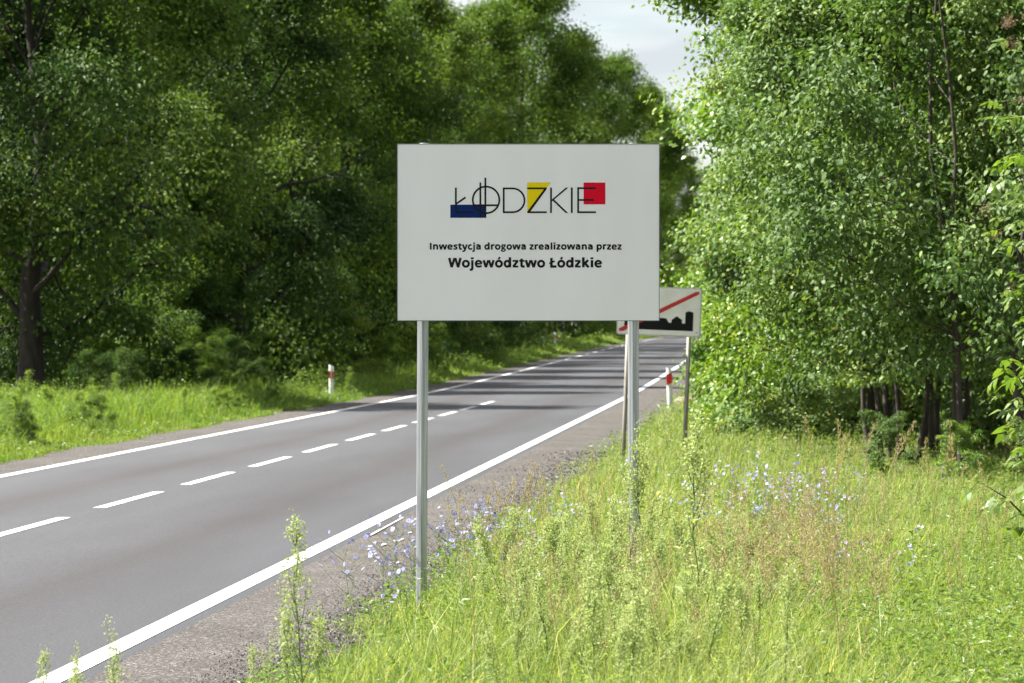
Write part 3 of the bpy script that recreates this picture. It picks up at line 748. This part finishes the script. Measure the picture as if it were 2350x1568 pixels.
right = [
 ('plum_tree', RA, PL, 5.95, 47.5, .4, 1.0, 'glossy leaved small tree with several thin trunks in the shade at the verge'),
 ('plum_tree', RA, PL, 7.6, 50.0, 2.6, 1.0, 'glossy leaved small tree with several thin trunks in the shade at the verge'),
 ('overhanging_tree', RB, ML, 6.05, 57.0, A, 1.0, 'bright green tree stretching a leafy branch against the sky'),
 ('plum_tree', RA, PL, 6.4, 55.5, 4.4, .95, 'glossy leaved small tree with several thin trunks in the shade at the verge'),
 ('plum_tree', RA, PL, 5.35, 52.5, 1.7, .88, 'glossy leaved small tree with several thin trunks in the shade at the verge'),
 ('hedge_tree', RC, ML, 5.6, 71.0, 1.0, .85, 'bushy tree standing directly behind the end-of-town sign'),
 ('hedge_tree', RC2, PL, 5.7, 66.0, 3.0, .85, 'glossy tree just right of the end-of-town sign'),
 ('hedge_tree', RC, ML, 7.0, 88.0, 4.0, .95, 'bright bushy tree beyond the red banded delineator post'),
 ('hedge_tree', RC2, PL, 8.1, 108.0, 2.0, 1.0, 'bushy bright tree in the row along the far right road edge'),
 ('hedge_tree', RC, ML, 9.4, 134.0, 5.0, 1.05, 'bushy bright tree in the row along the far right road edge'),
 ('hedge_tree', RC2, PL, 11.7, 165.0, .5, 1.1, 'bushy bright tree in the row along the far right road edge'),
 ('hedge_tree', RC, ML, 14.3, 205.0, 1.5, 1.1, 'bushy bright tree in the row along the far right road edge'),
 ('hedge_tree', RC, ML, 17.6, 255.0, 2.5, 1.15, 'bushy bright tree in the row along the far right road edge'),
 ('hedge_tree', RC2, PL, 22.2, 310.0, 3.5, 1.2, 'bushy bright tree in the row along the far right road edge'),
]
for nm, m, mt, X, Y, rz, sc, lab in right:
    place(nm, m, (bg_, mt), X, Y, rz, sc, lab, 'tree', {'plum_tree': 'small trees with bare trunks right of the road', 'hedge_tree': 'bushy trees along the right verge'}.get(nm))
for X, Y, m, rz, sc in [(9.3, 58, RC2, 1, 1.1), (8.3, 66, RA, 2, 1.05), (7.6, 78, RC, 3, 1.1), (10.5, 72, RC2, 4, 1.2), (9.0, 92, RA2, 5, 1.1), (11, 115, RC2, .3, 1.2), (12.8, 86, RC, 2.2, 1.3), (9.6, 49.5, RA, 5.1, 1.0)]:
    place('thicket_tree', m, (bg_, PL if m is RA else ML), X, Y, rz, sc, 'tree hidden deep in the dark thicket behind the thin trunks', 'tree', 'trees deep in the right-hand thicket')
for X, Y, m, rz, sc in [(5.1, 66.5, RS, 1, .85), (4.95, 62.5, RS2, 2, .7), (5.8, 76, RS, 4, .95), (6.4, 86, RS2, 5, .95), (7.1, 98, RS, .4, 1.0), (8.1, 115, RS2, 1.2, 1.1), (8.5, 130, RS, 2.1, 1.1), (9.8, 150, RS2, 3, 1.2),
                        (5.0, 48.5, RS2, .3, .22), (5.7, 46.0, RS, 1.3, .2), (6.3, 45.0, RS2, 2.3, .22), (7.0, 44.0, RS2, 4.3, .24), (6.3, 42.5, RS, 2.8, .22)]:
    place('hedge_shrub', m, (bg_, ML), X, Y, rz, sc, 'leafy shrub at the foot of the trees on the right verge', 'shrub', 'shrubs at the foot of the right-hand trees')

# elder shrubs close to the right edge: each compound leaf an object of its own
def elder_leaf_mesh(seed, L_=.26):
    g = np.random.default_rng(seed)
    pos, ax, no, ln, wd = [], [], [], [], []
    for f, s in ((.35, 1), (.35, -1), (.68, 1), (.68, -1), (1, 0)):
        pos.append((f * L_ * .55, 0, -.05 * f * f * L_)); ang = s * math.radians(62) + g.normal(0, .1)
        ax.append((math.cos(ang), math.sin(ang), -.18)); no.append((g.normal(0, .12), g.normal(0, .15), 1)); ln.append(L_ * g.uniform(.42, .52)); wd.append(L_ * g.uniform(.17, .21))
    V, F, k = leaves_np(np.array(pos), np.array(ax), np.array(no), np.array(ln), np.array(wd), 6)
    P = np.array([[-.06, 0, .02], [L_ * .3, 0, 0], [L_ * .55, 0, -.05 * L_]]); V2, F2 = tube_np(P, np.array([.003, .0025, .002]), 3)
    F2 = np.concatenate([F2[:, [0, 1, 2]], F2[:, [0, 2, 3]]])
    me = mesh_np('leaf', np.concatenate([V, V2]), np.concatenate([F, F2 + len(V)]), np.concatenate([np.repeat(g.uniform(.2, .9, 5), k), np.full(len(F2), .8)]))
    me.materials.append(M['elder_leaf']); return me
eleaves = [elder_leaf_mesh(s) for s in range(5)]
umb = None
def umbel_mesh(seed):
    g = np.random.default_rng(seed); n = 150
    r_ = .085 * np.sqrt(g.uniform(0, 1, n)); a_ = g.uniform(0, 6.28, n)
    pos = np.stack([r_ * np.cos(a_), r_ * np.sin(a_), .03 - r_ * .25 + g.normal(0, .006, n)], 1)
    V, F, k = leaves_np(pos, g.normal(0, 1, (n, 3)), g.normal(0, 1, (n, 3)), np.full(n, .011), np.full(n, .010), 4)
    me = mesh_np('berry_cluster', V, F, np.repeat(g.uniform(0, 1, n), k)); me.materials.append(M['berry']); return me
umbs = [umbel_mesh(s) for s in (1, 2)]
def elder(X, Y, h, spread, nleaf, seed, label, nb=8, berries=0, zmin=.25):
    g = np.random.default_rng(seed)
    x, y = C(X, Y)
    t = empty('elder_shrub', (x, y, float(gz(x, y))), A)
    tag(t, label, 'shrub')
    tubes, ends = [], []
    for i in range(nb):
        az = math.pi + g.uniform(-1.5, 1.5)       # leaning out of the thicket towards the light
        hh = h * g.uniform(.45, 1.0); sp = spread * g.uniform(.5, 1.0)
        u = np.linspace(0, 1, 7)
        P = np.stack([np.cos(az) * sp * u ** 1.6, np.sin(az) * sp * u ** 1.6, -.2 + (hh + .2) * u ** .8], 1) + np.cumsum(g.normal(0, .02, (7, 3)), 0)
        tubes.append((P, .022 * (1.1 - u), 6)); ends.append(P)
    tm = tubes_mesh('stems', tubes); obj('stems', tm, bg_, t)
    for i in range(nleaf):
        P = ends[g.integers(nb)]; u = g.uniform(.28, 1) ** .7
        p = np.array([np.interp(u, np.linspace(0, 1, 7), P[:, c]) for c in range(3)]) + g.normal(0, .07, 3)
        if p[2] < zmin: p[2] = zmin + g.uniform(0, .3)
        o = bpy.data.objects.new('leaf', eleaves[g.integers(5)]); col.objects.link(o); o.parent = t
        o.location = p; o.rotation_euler = (g.normal(0, .35), g.uniform(-.1, .7), math.pi + g.normal(0, 1.3)); s_ = g.uniform(.7, 1.15); o.scale = (s_, s_, s_)
    for i in range(berries):
        P = ends[g.integers(nb)]
        o = bpy.data.objects.new('berry_cluster', umbs[i % 2]); col.objects.link(o); o.parent = t
        o.location = P[-1] + g.normal(0, .12, 3); o.rotation_euler = (g.normal(0, .5), -.5 + g.normal(0, .4), 0)
    return t
elder(4.42, 29.0, 1.75, .75, 95, 31, 'young elder shrub with bright large leaves at the edge of the mown grass', 9, 0, .1)
elder(5.95, 39.5, 5.3, .95, 210, 32, 'tall elder shrub with drooping brown berry clusters before the dark trees', 14, 16, 1.3)

# ------------------------------------------------------------------ grass and herbs (stuff)
def stuff_mesh(name, V, F, tint, mat):
    return tag(obj(name, mesh_np(name, V, F, tint), mat), kind='stuff')

def sample_y(g, n, y0, y1, p):
    u = g.uniform(0, 1, n)
    if abs(p - 1) < 1e-6: return y0 * (y1 / y0) ** u
    a, b = y0 ** (1 - p), y1 ** (1 - p); return (a + (b - a) * u) ** (1 / (1 - p))

def cam_xy(x, y):                        # world -> metres right of / ahead of the photographer
    return x * CA + y * SA - 4.062, -x * SA + y * CA

def patch(x, y, s=1.0): return .5 + .5 * np.sin(x * 1.7 * s + np.sin(y * .9 * s) * 2) * np.cos(y * 1.1 * s + np.cos(x * 1.3 * s) * 1.5)

def right_grass(seed, n, y0, y1, p):
    g = np.random.default_rng(seed)
    Y = sample_y(g, n, y0, y1, p)
    half = Y * 1175 / 8500 + .5
    Xc = g.uniform(-1, 1, n) * half
    x, y = C(Xc, Y); x = np.asarray(x); y = np.asarray(y)
    edge = 1.28 + .22 * np.sin(y * .9) + .14 * np.sin(y * 2.7)
    k = (x > edge + g.exponential(.08, n)) & (x < 12)
    x, y, Y = x[k], y[k], Y[k]; n = len(x); e = edge[k]
    fade = np.clip((x - e) / .9, .25, 1)
    pt = patch(x, y)
    mown = sst((x - 3.3) / 1.6)          # lower grass away from the road
    h = (.13 + .27 * g.uniform(0, 1, n) ** 1.5) * fade * (1.15 - .35 * mown) * (.75 + .5 * pt)
    Xk, Yk = cam_xy(x, y)
    stand = np.exp(-((Xk - .75) / .85) ** 2) * (Yk < 26)
    h *= 1 + .25 * stand
    tall_ = g.uniform(0, 1, n) > .96; h[tall_] *= 1.6
    lean = g.normal(0, 1, (n, 2)) * (h * .42)[:, None] + np.array([.05, -.02])
    wd = np.maximum(.0052, Y * .00013) * g.uniform(.7, 1.5, n)
    base = np.stack([x, y, gz(x, y) - .01], 1)
    V, F, q = blades_np(base, h, lean, wd, g.uniform(0, math.pi, n))
    ti = np.clip(g.normal(.36, .27, n) + .45 * (patch(x + 3, y, .6) - .5), 0, .88); dry = g.uniform(0, 1, n) > .90; ti[dry] = g.uniform(.85, 1, dry.sum())
    return stuff_mesh('verge_grass', V, F, np.repeat(ti, q), M['grass_near'])
right_grass(301, 190000, 13.5, 34, 1.6)
right_grass(302, 90000, 33, 110, 2.0)

def right_herbs(seed, n, y0, y1, p):
    g = np.random.default_rng(seed)
    Y = sample_y(g, n, y0, y1, p)
    Xc = g.uniform(-1, 1, n) * (Y * 1175 / 8500 + .5)
    x, y = C(Xc, Y)
    edge = 1.18 + .25 * np.sin(y * .9) + .14 * np.sin(y * 2.7)
    dens = patch(x * 1.4, y * 1.3)
    k = (x > edge + g.exponential(.12, n)) & (x < 12) & (g.uniform(0, 1, n) < .35 + .65 * dens)
    x, y, Y, e = x[k], y[k], Y[k], edge[k]; n = len(x)
    top = (.12 + .34 * patch(x * 1.1 + 5, y * 1.1)) * np.clip((x - e) / .7, .2, 1)
    z = gz(x, y) + top * g.uniform(.15, 1, n)
    ln = np.maximum(.045, Y * .0012) * g.uniform(.5, 1.4, n)
    az = g.uniform(0, 6.283, n)
    V, F, q = leaves_np(np.stack([x, y, z], 1), np.stack([np.cos(az), np.sin(az), g.normal(.1, .4, n)], 1), np.stack([g.normal(0, .45, n), g.normal(0, .45, n), np.ones(n)], 1), ln, ln * g.uniform(.25, .5, n), 4)
    ti = np.clip(g.normal(.45, .2, n) + .3 * (dens[k] - .5), 0, 1)
    return stuff_mesh('verge_herbs', V, F, np.repeat(ti, q), M['herb'])
right_herbs(303, 130000, 14, 40, 1.6)
right_herbs(304, 60000, 38, 120, 1.8)

def left_grass(seed, n, y0, y1, p, mat, herbs=False):
    g = np.random.default_rng(seed)
    y = sample_y(g, n, y0, y1, p)
    x = -7.25 - 6.18 * 0 - g.uniform(0, 1, n) ** 1.25 * 9.5 
    edge = -7.35 + .18 * np.sin(y * .7) + .1 * np.sin(y * 1.9)
    k = x < edge
    x, y, edge = x[k], y[k], edge[k]; n = len(x)
    _, Y = cam_xy(x, y)
    fade = np.clip((edge - x) / 1.2, .3, 1)
    pt = patch(x * .6, y * .45)
    if not herbs:
        h = (.25 + .45 * g.uniform(0, 1, n)) * fade * (.5 + .95 * pt)
        lean = g.normal(0, 1, (n, 2)) * (h * .38)[:, None]
        wd = np.maximum(.010, Y * .00016) * g.uniform(.7, 1.5, n)
        V, F, q = blades_np(np.stack([x, y, gz(x, y) - .02], 1), h, lean, wd, g.uniform(0, math.pi, n))
    else:
        z = gz(x, y) + (.1 + .9 * patch(x * .7 + 2, y * .5) ** 1.5) * g.uniform(.1, 1, n) * fade
        ln = np.maximum(.06, Y * .0009) * g.uniform(.6, 1.4, n); az = g.uniform(0, 6.283, n)
        V, F, q = leaves_np(np.stack([x, y, z], 1), np.stack([np.cos(az), np.sin(az), g.normal(.1, .45, n)], 1), np.stack([g.normal(0, .5, n), g.normal(0, .5, n), np.ones(n)], 1), ln, ln * g.uniform(.25, .5, n), 4)
    ti = np.clip(g.normal(.42, .2, n) + .6 * (patch(x * .6 + 1, y * .4) - .5), 0, .9); dry = g.uniform(0, 1, n) > .96; ti[dry] = g.uniform(.85, 1, dry.sum())
    return stuff_mesh('verge_herbs' if herbs else 'verge_grass', V, F, np.repeat(ti, q), mat)
left_grass(305, 90000, 46, 140, 1.3, M['grass_far'])
left_grass(306, 45000, 138, 440, 1.2, M['grass_far'])
left_grass(307, 90000, 46, 320, 1.5, M['herb'], True)

def chips(seed, n, y0, y1, p, x0, x1):
    g = np.random.default_rng(seed)
    y = sample_y(g, n, y0, y1, p); x = g.uniform(x0, x1, n); r = np.maximum(.008, y * .00030) * np.minimum(.5 + g.exponential(.4, n), 1.9)
    z = zr(y) - .018
    a0 = g.uniform(0, 6.28, n)
    V = np.stack([np.stack([x + r * np.cos(a0 + k * 2.094) * g.uniform(.7, 1.3, n), y + r * np.sin(a0 + k * 2.094) * g.uniform(.7, 1.3, n), z - .004], 1) for k in range(3)] + [np.stack([x + g.normal(0, .3, n) * r, y + g.normal(0, .3, n) * r, z + r * g.uniform(.3, .9, n)], 1)], 1).reshape(-1, 3)
    F = (np.array([[0, 1, 3], [1, 2, 3], [2, 0, 3]])[None] + (np.arange(n) * 4)[:, None, None]).reshape(-1, 3)
    return stuff_mesh('gravel_chips', V, F, np.repeat(g.uniform(0, 1, n), 3), M['chip'])
M['chip'] = leaf_mat('chip', [(0, (.035, .031, .028)), (.5, (.065, .057, .051)), (.85, (.11, .098, .088)), (1, (.28, .255, .23))], 0, .9, var=0)
chips(351, 40000, 17, 60, 2.6, .24, 1.55)

# ------------------------------------------------------------------ individual weeds and flowers
def goosefoot_meshes(seed, h, n=850, spread=.16, leafy=1.0):
    g = np.random.default_rng(seed)
    tubes = []; pts = []
    u = np.linspace(0, 1, 8)
    S = np.stack([np.cumsum(g.normal(0, .010, 8)), np.cumsum(g.normal(0, .010, 8)), u * h], 1); S[0] = (0, 0, -.05)
    tubes.append((S, .0055 * (1.15 - u), 5))
    for i in range(15):
        f = g.uniform(.22, .92); p0 = np.array([np.interp(f, u, S[:, c]) for c in range(3)])
        az = g.uniform(0, 6.28); ln = h * g.uniform(.18, .38) * (1.08 - f) + .03
        v = np.linspace(0, 1, 5)
        B = p0 + np.stack([np.cos(az) * ln * .30 * v ** .8, np.sin(az) * ln * .30 * v ** .8, ln * 1.0 * v ** 1.2], 1)
        tubes.append((B, .0028 * (1.1 - v), 4))
        pts += [(B[0] + (B[-1] - B[0]) * w) for w in (.45, .65, .85, 1.0)]
    pts += [np.array([np.interp(f, u, S[:, c]) for c in range(3)]) for f in (.72, .78, .84, .9, .95, 1.0, 1.02)]
    pts = np.array(pts)
    ci = g.integers(0, len(pts), n)
    pos = pts[ci] + g.normal(0, 1, (n, 3)) * np.array([.013, .013, .028])
    ln = g.uniform(.009, .020, n)
    V, F, k = leaves_np(pos, g.normal(0, 1, (n, 3)) + np.array([0, 0, .5]), g.normal(0, 1, (n, 3)), ln, ln * .8, 4)
    # true leaves lower down
    m = int(70 * leafy); f = g.uniform(.12, .85, m); p = np.stack([np.interp(f, u, S[:, c]) for c in range(3)], 1); az = g.uniform(0, 6.28, m)
    p += np.stack([np.cos(az), np.sin(az), np.zeros(m)], 1) * g.uniform(0, .12, m)[:, None] * (1.1 - f)[:, None] * h
    ll = g.uniform(.03, .06, m) * (1.3 - .7 * f)
    V2, F2, k2 = leaves_np(p, np.stack([np.cos(az), np.sin(az), g.normal(.1, .4, m)], 1), np.stack([g.normal(0, .3, m), g.normal(0, .3, m), np.ones(m)], 1), ll, ll * .45, 4)
    fo = mesh_np('foliage', np.concatenate([V, V2]), np.concatenate([F, F2 + len(V)]), np.concatenate([np.repeat(np.clip(g.normal(.55, .2, n), 0, 1), k), np.repeat(np.clip(g.normal(.2, .12, m), 0, 1), k2)]))
    return tubes_mesh('stem', tubes), fo

def plant(name, meshes, mats, X, Y, rz, sc, label, cat, group, lean=None):
    x, y = C(X, Y)
    t = empty(name, (x, y, float(gz(x, y))), rz, sc)
    if lean is not None: t.rotation_euler = (lean[0], lean[1], rz)
    tag(t, label, cat, group)
    for me, mt, nm in zip(meshes, mats, ('stem', 'foliage')):
        if not me.materials: me.materials.append(mt)
        o = bpy.data.objects.new(nm, me); col.objects.link(o); o.parent = t
    return t

GF = [goosefoot_meshes(400 + i, 1.0, (850, 560, 720, 620, 900, 500)[i]) for i in range(6)]
gm = (M['stem_green'], M['goosefoot'])
gg = np.random.default_rng(77)
# separate tall ones
for i, (X, Y, h) in enumerate([(-.97, 17.2, 1.10), (-1.05, 17.3, .82), (-.88, 17.1, .7), (-1.13, 17.0, .6), (-2.08, 16.2, .62), (-1.93, 16.0, .66), (-1.72, 16.3, .74), (-1.17, 16.6, .58)]):
    plant('goosefoot_weed', GF[(1, 5, 3, 5, 1, 3, 5, 1)[i % 8]], gm, X, Y, i * 1.3, h, ['single tall pale green weed rising before the gravel shoulder'][0] if i == 0 else 'short pale green weed top before the white edge line', 'weed', 'weeds before the gravel shoulder' if i else None, (gg.normal(0, .03), gg.normal(0, .03)))
for i, (X, Y, h, lab) in enumerate([(1.06, 20.3, 1.48, 'tallest pale green weed standing right of the board'), (.88, 24.9, 1.30, 'tall pale green weed growing against the right-hand post of the board'), (.80, 24.6, .95, 'shorter bushy weed at the foot of the right-hand post')]):
    plant('goosefoot_weed', GF[(i + 2) % 6], gm, X, Y, i * 2.1, h, lab, 'weed', None, (0, 0))
# the dense stand below the board
cnt = 0
while cnt < 140:
    Y = gg.uniform(16.0, 25.5); X = gg.uniform(-.3, 1.9) * (.75 + .25 * Y / 20)
    px = 1175 + 8500 * X / Y
    if px < 1085 + (24 - Y) * 8 or px > 1790: continue
    h = (.35 + .65 * gg.uniform(0, 1) ** 1.3) * (1.0 - .15 * abs(X - .6))
    plant('goosefoot_weed', GF[cnt % 6], gm, X, Y, gg.uniform(0, 6.28), h, 'pale green goosefoot weed in the dense stand below the board', 'weed', 'dense stand of pale green weeds', (gg.normal(0, .13), gg.normal(0, .13)))
    cnt += 1

def dry_meshes(seed, h=.8):
    g = np.random.default_rng(seed); tubes = []; pts = []
    u = np.linspace(0, 1, 6)
    S = np.stack([np.cumsum(g.normal(0, .02, 6)), np.cumsum(g.normal(0, .02, 6)), u * h], 1); S[0] = (0, 0, -.05)
    tubes.append((S, .0045 * (1.1 - u), 4))
    for i in range(16):
        f = g.uniform(.3, .98); p0 = np.array([np.interp(f, u, S[:, c]) for c in range(3)]); az = g.uniform(0, 6.28); ln = g.uniform(.1, .3) * (1.25 - f)
        v = np.linspace(0, 1, 4); B = p0 + np.stack([np.cos(az) * ln * v, np.sin(az) * ln * v, ln * (.7 * v + .3 * v * v)], 1)
        tubes.append((B, .002 * (1.2 - v), 3)); pts += list(B[1:])
    pts = np.array(pts); n = 230; ci = g.integers(0, len(pts), n)
    pos = pts[ci] + g.normal(0, .016, (n, 3)); ln = g.uniform(.008, .02, n)
    V, F, k = leaves_np(pos, g.normal(0, 1, (n, 3)), g.normal(0, 1, (n, 3)), ln, ln * .7, 4)
    return tubes_mesh('stem', tubes), mesh_np('foliage', V, F, np.repeat(g.uniform(0, 1, n), k))
DR = [dry_meshes(450 + i) for i in range(4)]
dm = (M['stem_dry'], M['dry_weed'])
for i in range(95):
    Y = gg.uniform(21.5, 31) if i < 66 else gg.uniform(18, 25); px = gg.normal(1730, 130) if i < 66 else gg.uniform(1150, 2000); X = (px - 1175) * Y / 8500
    plant('dry_weed', DR[i % 4], dm, X, Y, gg.uniform(0, 6.28), gg.uniform(.55, .95), 'dried brown branching weed in the flowering verge', 'weed', 'dried brown weeds', (gg.normal(0, .1), gg.normal(0, .1)))

# flowers
def flower_mesh(seed, r, mat, n=7, cup=.15):
    g = np.random.default_rng(seed); a = np.arange(n) * 2 * math.pi / n
    ax = np.stack([np.cos(a), np.sin(a), np.full(n, cup)], 1)
    V, F, k = leaves_np(ax * .002, ax, np.tile([0, 0, 1.0], (n, 1)), np.full(n, r), np.full(n, r * .75), 6, .1)
    me = mesh_np('flower', V, F, np.repeat(g.uniform(0, 1, n), k)); me.materials.append(mat); return me
FB = [flower_mesh(1, .017, M['petal_blue'], 9), flower_mesh(2, .016, M['petal_blue'], 8)]
FL = [flower_mesh(3, .017, M['petal_lilac'], 5, .35), flower_mesh(4, .016, M['petal_blue'], 5, .4)]
FY = [flower_mesh(5, .019, M['petal_yellow'], 11)]
FW = [flower_mesh(6, .012, M['petal_white'], 6)]
def flower_plant(name, X, Y, h, nb, fl, stem_mat, label, cat, group, seed, leafn=12, spread=.6):
    g = np.random.default_rng(seed); x, y = C(X, Y)
    t = empty(name, (x, y, float(gz(x, y))), g.uniform(0, 6.28)); tag(t, label, cat, group)
    u = np.linspace(0, 1, 6); tubes = []; ends = []
    S = np.stack([np.cumsum(g.normal(0, .02, 6)) * h * 1.6, np.cumsum(g.normal(0, .02, 6)) * h * 1.6, u * h], 1); S[0] = (0, 0, -.05)
    tubes.append((S, .0032 * (1.2 - u), 4)); ends.append(S[-1])
    for i in range(nb):
        f = g.uniform(.35, .95); p0 = np.array([np.interp(f, u, S[:, c]) for c in range(3)]); az = g.uniform(0, 6.28); ln = h * g.uniform(.2, .5) * (1.2 - .6 * f)
        v = np.linspace(0, 1, 4); B = p0 + np.stack([np.cos(az) * ln * spread * v, np.sin(az) * ln * spread * v, ln * .8 * v ** 1.2], 1)
        tubes.append((B, .0022 * (1.2 - v), 3)); ends.append(B[-1]); 
        if g.uniform() > .5: ends.append(B[2])
    obj('stem', tubes_mesh('stem', tubes), stem_mat, t)
    m = leafn; f = g.uniform(.02, .6, m); p = np.stack([np.interp(f, u, S[:, c]) for c in range(3)], 1); az = g.uniform(0, 6.28, m); ll = g.uniform(.05, .11, m) * (1.1 - f)
    V, F, k = leaves_np(p, np.stack([np.cos(az), np.sin(az), g.normal(.3, .4, m)], 1), np.stack([g.normal(0, .3, m), g.normal(0, .3, m), np.ones(m)], 1), ll, ll * .4, 6)
    obj('foliage', mesh_np('foliage', V, F, np.repeat(g.uniform(0, 1, m), k)), M['herb'], t)
    for e in ends:
        o = bpy.data.objects.new('flower', fl[g.integers(len(fl))]); col.objects.link(o); o.parent = t
        o.location = e; o.rotation_euler = (g.normal(.35, .6), g.normal(0, .6), g.uniform(0, 6.28)); s_ = g.uniform(.7, 1.15); o.scale = (s_, s_, s_)
    return t
g8 = np.random.default_rng(88)
for i in range(9):
    px = g8.uniform(900, 975) if i < 5 else g8.uniform(780, 900); Y = g8.uniform(24.8, 28.5) if i < 5 else g8.uniform(23.3, 25)
    flower_plant('chicory_plant', (px - 1175) * Y / 8500, Y, g8.uniform(.4, .75), 6, FB, M['stem_green'], 'sky blue chicory on thin stems beside the left-hand post', 'flower', 'chicory around the left-hand post', 500 + i, 8, .9)
for i in range(12):
    px = g8.normal(1060, 45); Y = g8.uniform(27.5, 32)
    flower_plant('chicory_plant', (px - 1175) * Y / 8500, Y, g8.uniform(.4, .72), 6, FB, M['stem_green'], 'sky blue chicory against the gravel shoulder between the posts', 'flower', 'chicory on the gravel edge', 520 + i, 8, .8)
for i in range(24):
    px = g8.normal(1215, 85); Y = g8.uniform(26, 34)
    flower_plant('cranesbill_plant', (px - 1175) * Y / 8500, Y, g8.uniform(.32, .5), 4, FL, M['stem_green'], 'pale lilac cranesbill in low verge plants between the posts', 'flower', 'lilac cranesbill between the posts', 540 + i, 14)
for i in range(64):
    px = g8.normal(1780, 140); Y = g8.uniform(30, 40)
    flower_plant('cranesbill_plant', (px - 1175) * Y / 8500, Y, g8.uniform(.4, .62), 4, FL, M['stem_green'], 'violet blue cranesbill in the meadow right of the board', 'flower', 'cranesbill in the meadow', 600 + i, 14)
for i in range(10):
    px = g8.uniform(1850, 2150); Y = g8.uniform(25, 31)
    flower_plant('cranesbill_plant', (px - 1175) * Y / 8500, Y, g8.uniform(.3, .45), 3, FL, M['stem_green'], 'low cranesbill in the short grass before the shade', 'flower', 'cranesbill in short grass', 700 + i, 12)
for i, (px, py_) in enumerate(((1485, 1148), (1505, 1133))):
    Y = 27.5 + i; h = 2 - (py_ - 750) * Y / 8500
    flower_plant('hawkbit_plant', (px - 1175) * Y / 8500, Y, h, 1, FY, M['stem_green'], 'yellow flower beside the right-hand post of the board', 'flower', 'yellow flowers', 720 + i, 8, .3)
for i in range(14):
    Y = g8.uniform(23.5, 30); px = g8.uniform(800, 1350)
    if C((px - 1175) * Y / 8500, Y)[0] < 1.2: continue
    flower_plant('cranesbill_plant', (px - 1175) * Y / 8500, Y, g8.uniform(.3, .48), 3, FL, M['stem_green'], 'pale lilac cranesbill in low verge plants between the posts', 'flower', 'lilac cranesbill between the posts', 740 + i, 14)

# tall grass stalks with seed heads
def stalk_meshes(seed, h=1.0):
    g = np.random.default_rng(seed); u = np.linspace(0, 1, 7); d = g.uniform(-.22, .22, 2)
    S = np.stack([d[0] * u ** 2, d[1] * u ** 2, u * h], 1); S[0] = (0, 0, -.05)
    n = 110; f = g.uniform(.74, 1.02, n); p = np.stack([np.interp(f, u, S[:, c]) for c in range(3)], 1) + g.normal(0, .011, (n, 3)) * np.array([1, 1, .6])
    V, F, k = leaves_np(p, g.normal(0, .5, (n, 3)) + np.array([d[0], d[1], 1]), g.normal(0, 1, (n, 3)), g.uniform(.012, .024, n), np.full(n, .005), 4)
    return tubes_mesh('stem', [(S, .0028 * (1.15 - u * .6), 4)]), mesh_np('foliage', V, F, np.repeat(g.uniform(0, 1, n), k))
SK = [stalk_meshes(480 + i) for i in range(5)]
for i in range(150):
    if i < 16: Y = g8.uniform(27, 36); px = g8.uniform(1850, 2180)
    elif i < 70: Y = g8.uniform(19, 32); px = g8.uniform(1500, 2320)
    elif i < 115: Y = g8.uniform(18, 27); px = g8.uniform(1050, 1800)
    else: Y = g8.uniform(24, 31); px = g8.uniform(1060, 1400)
    X = (px - 1175) * Y / 8500
    if C(X, Y)[0] < 1.1: continue
    plant('grass_stalk', SK[i % 5], (M['straw'], M['straw']), X, Y, g8.uniform(0, 6.28), g8.uniform(.55, .95) if i >= 16 else g8.uniform(.9, 1.25), 'straw coloured grass stalk with a feathery seed head' if i >= 16 else 'pale feathery grass stalk standing out against the dark trunks', 'grass stalk', 'ripe grass stalks' if i >= 16 else 'grass stalks before the dark trunks', (g8.normal(0, .1), g8.normal(0, .1)))

# taller weeds in the grass across the road
vw = (M['stem_green'], M['grass_far'])
for i in range(130):
    y = 50 + 130 * g8.uniform(0, 1) ** 1.5; x = -7.7 - 6.5 * g8.uniform(0, 1) ** 1.3
    t = empty('verge_weed', (x, y, float(gz(x, y))), g8.uniform(0, 6.28), g8.uniform(.55, 1.0))
    t.scale.x *= 2.2; t.scale.y *= 2.2
    tag(t, 'tall green weed in the sunny grass across the road', 'weed', 'weeds in the grass across the road')
    for me, mt, nm in zip(GF[i % 6], vw, ('stem', 'foliage')):
        o = bpy.data.objects.new(nm, me); col.objects.link(o); o.parent = t
        o.material_slots[0].link = 'OBJECT'; o.material_slots[0].material = mt

# leafy clumps in the grass across the road
for i in range(64):
    y = 50 + 120 * g8.uniform(0, 1) ** 1.4; x = -7.9 - 4.2 * g8.uniform(0, 1) ** 1.2
    t = empty('leafy_weed', (x, y, float(gz(x, y)) - .05), g8.uniform(0, 6.28), g8.uniform(.11, .21))
    tag(t, 'rounded leafy weed clump in the rough grass across the road', 'weed', 'leafy clumps in the grass across the road')
    for me, mt, nm in zip(BU, (M['stem_green'], M['herb'] if i % 3 else M['grass_far']), ('stem', 'foliage')):
        o = bpy.data.objects.new(nm, me); col.objects.link(o); o.parent = t
        o.material_slots[0].link = 'OBJECT'; o.material_slots[0].material = mt
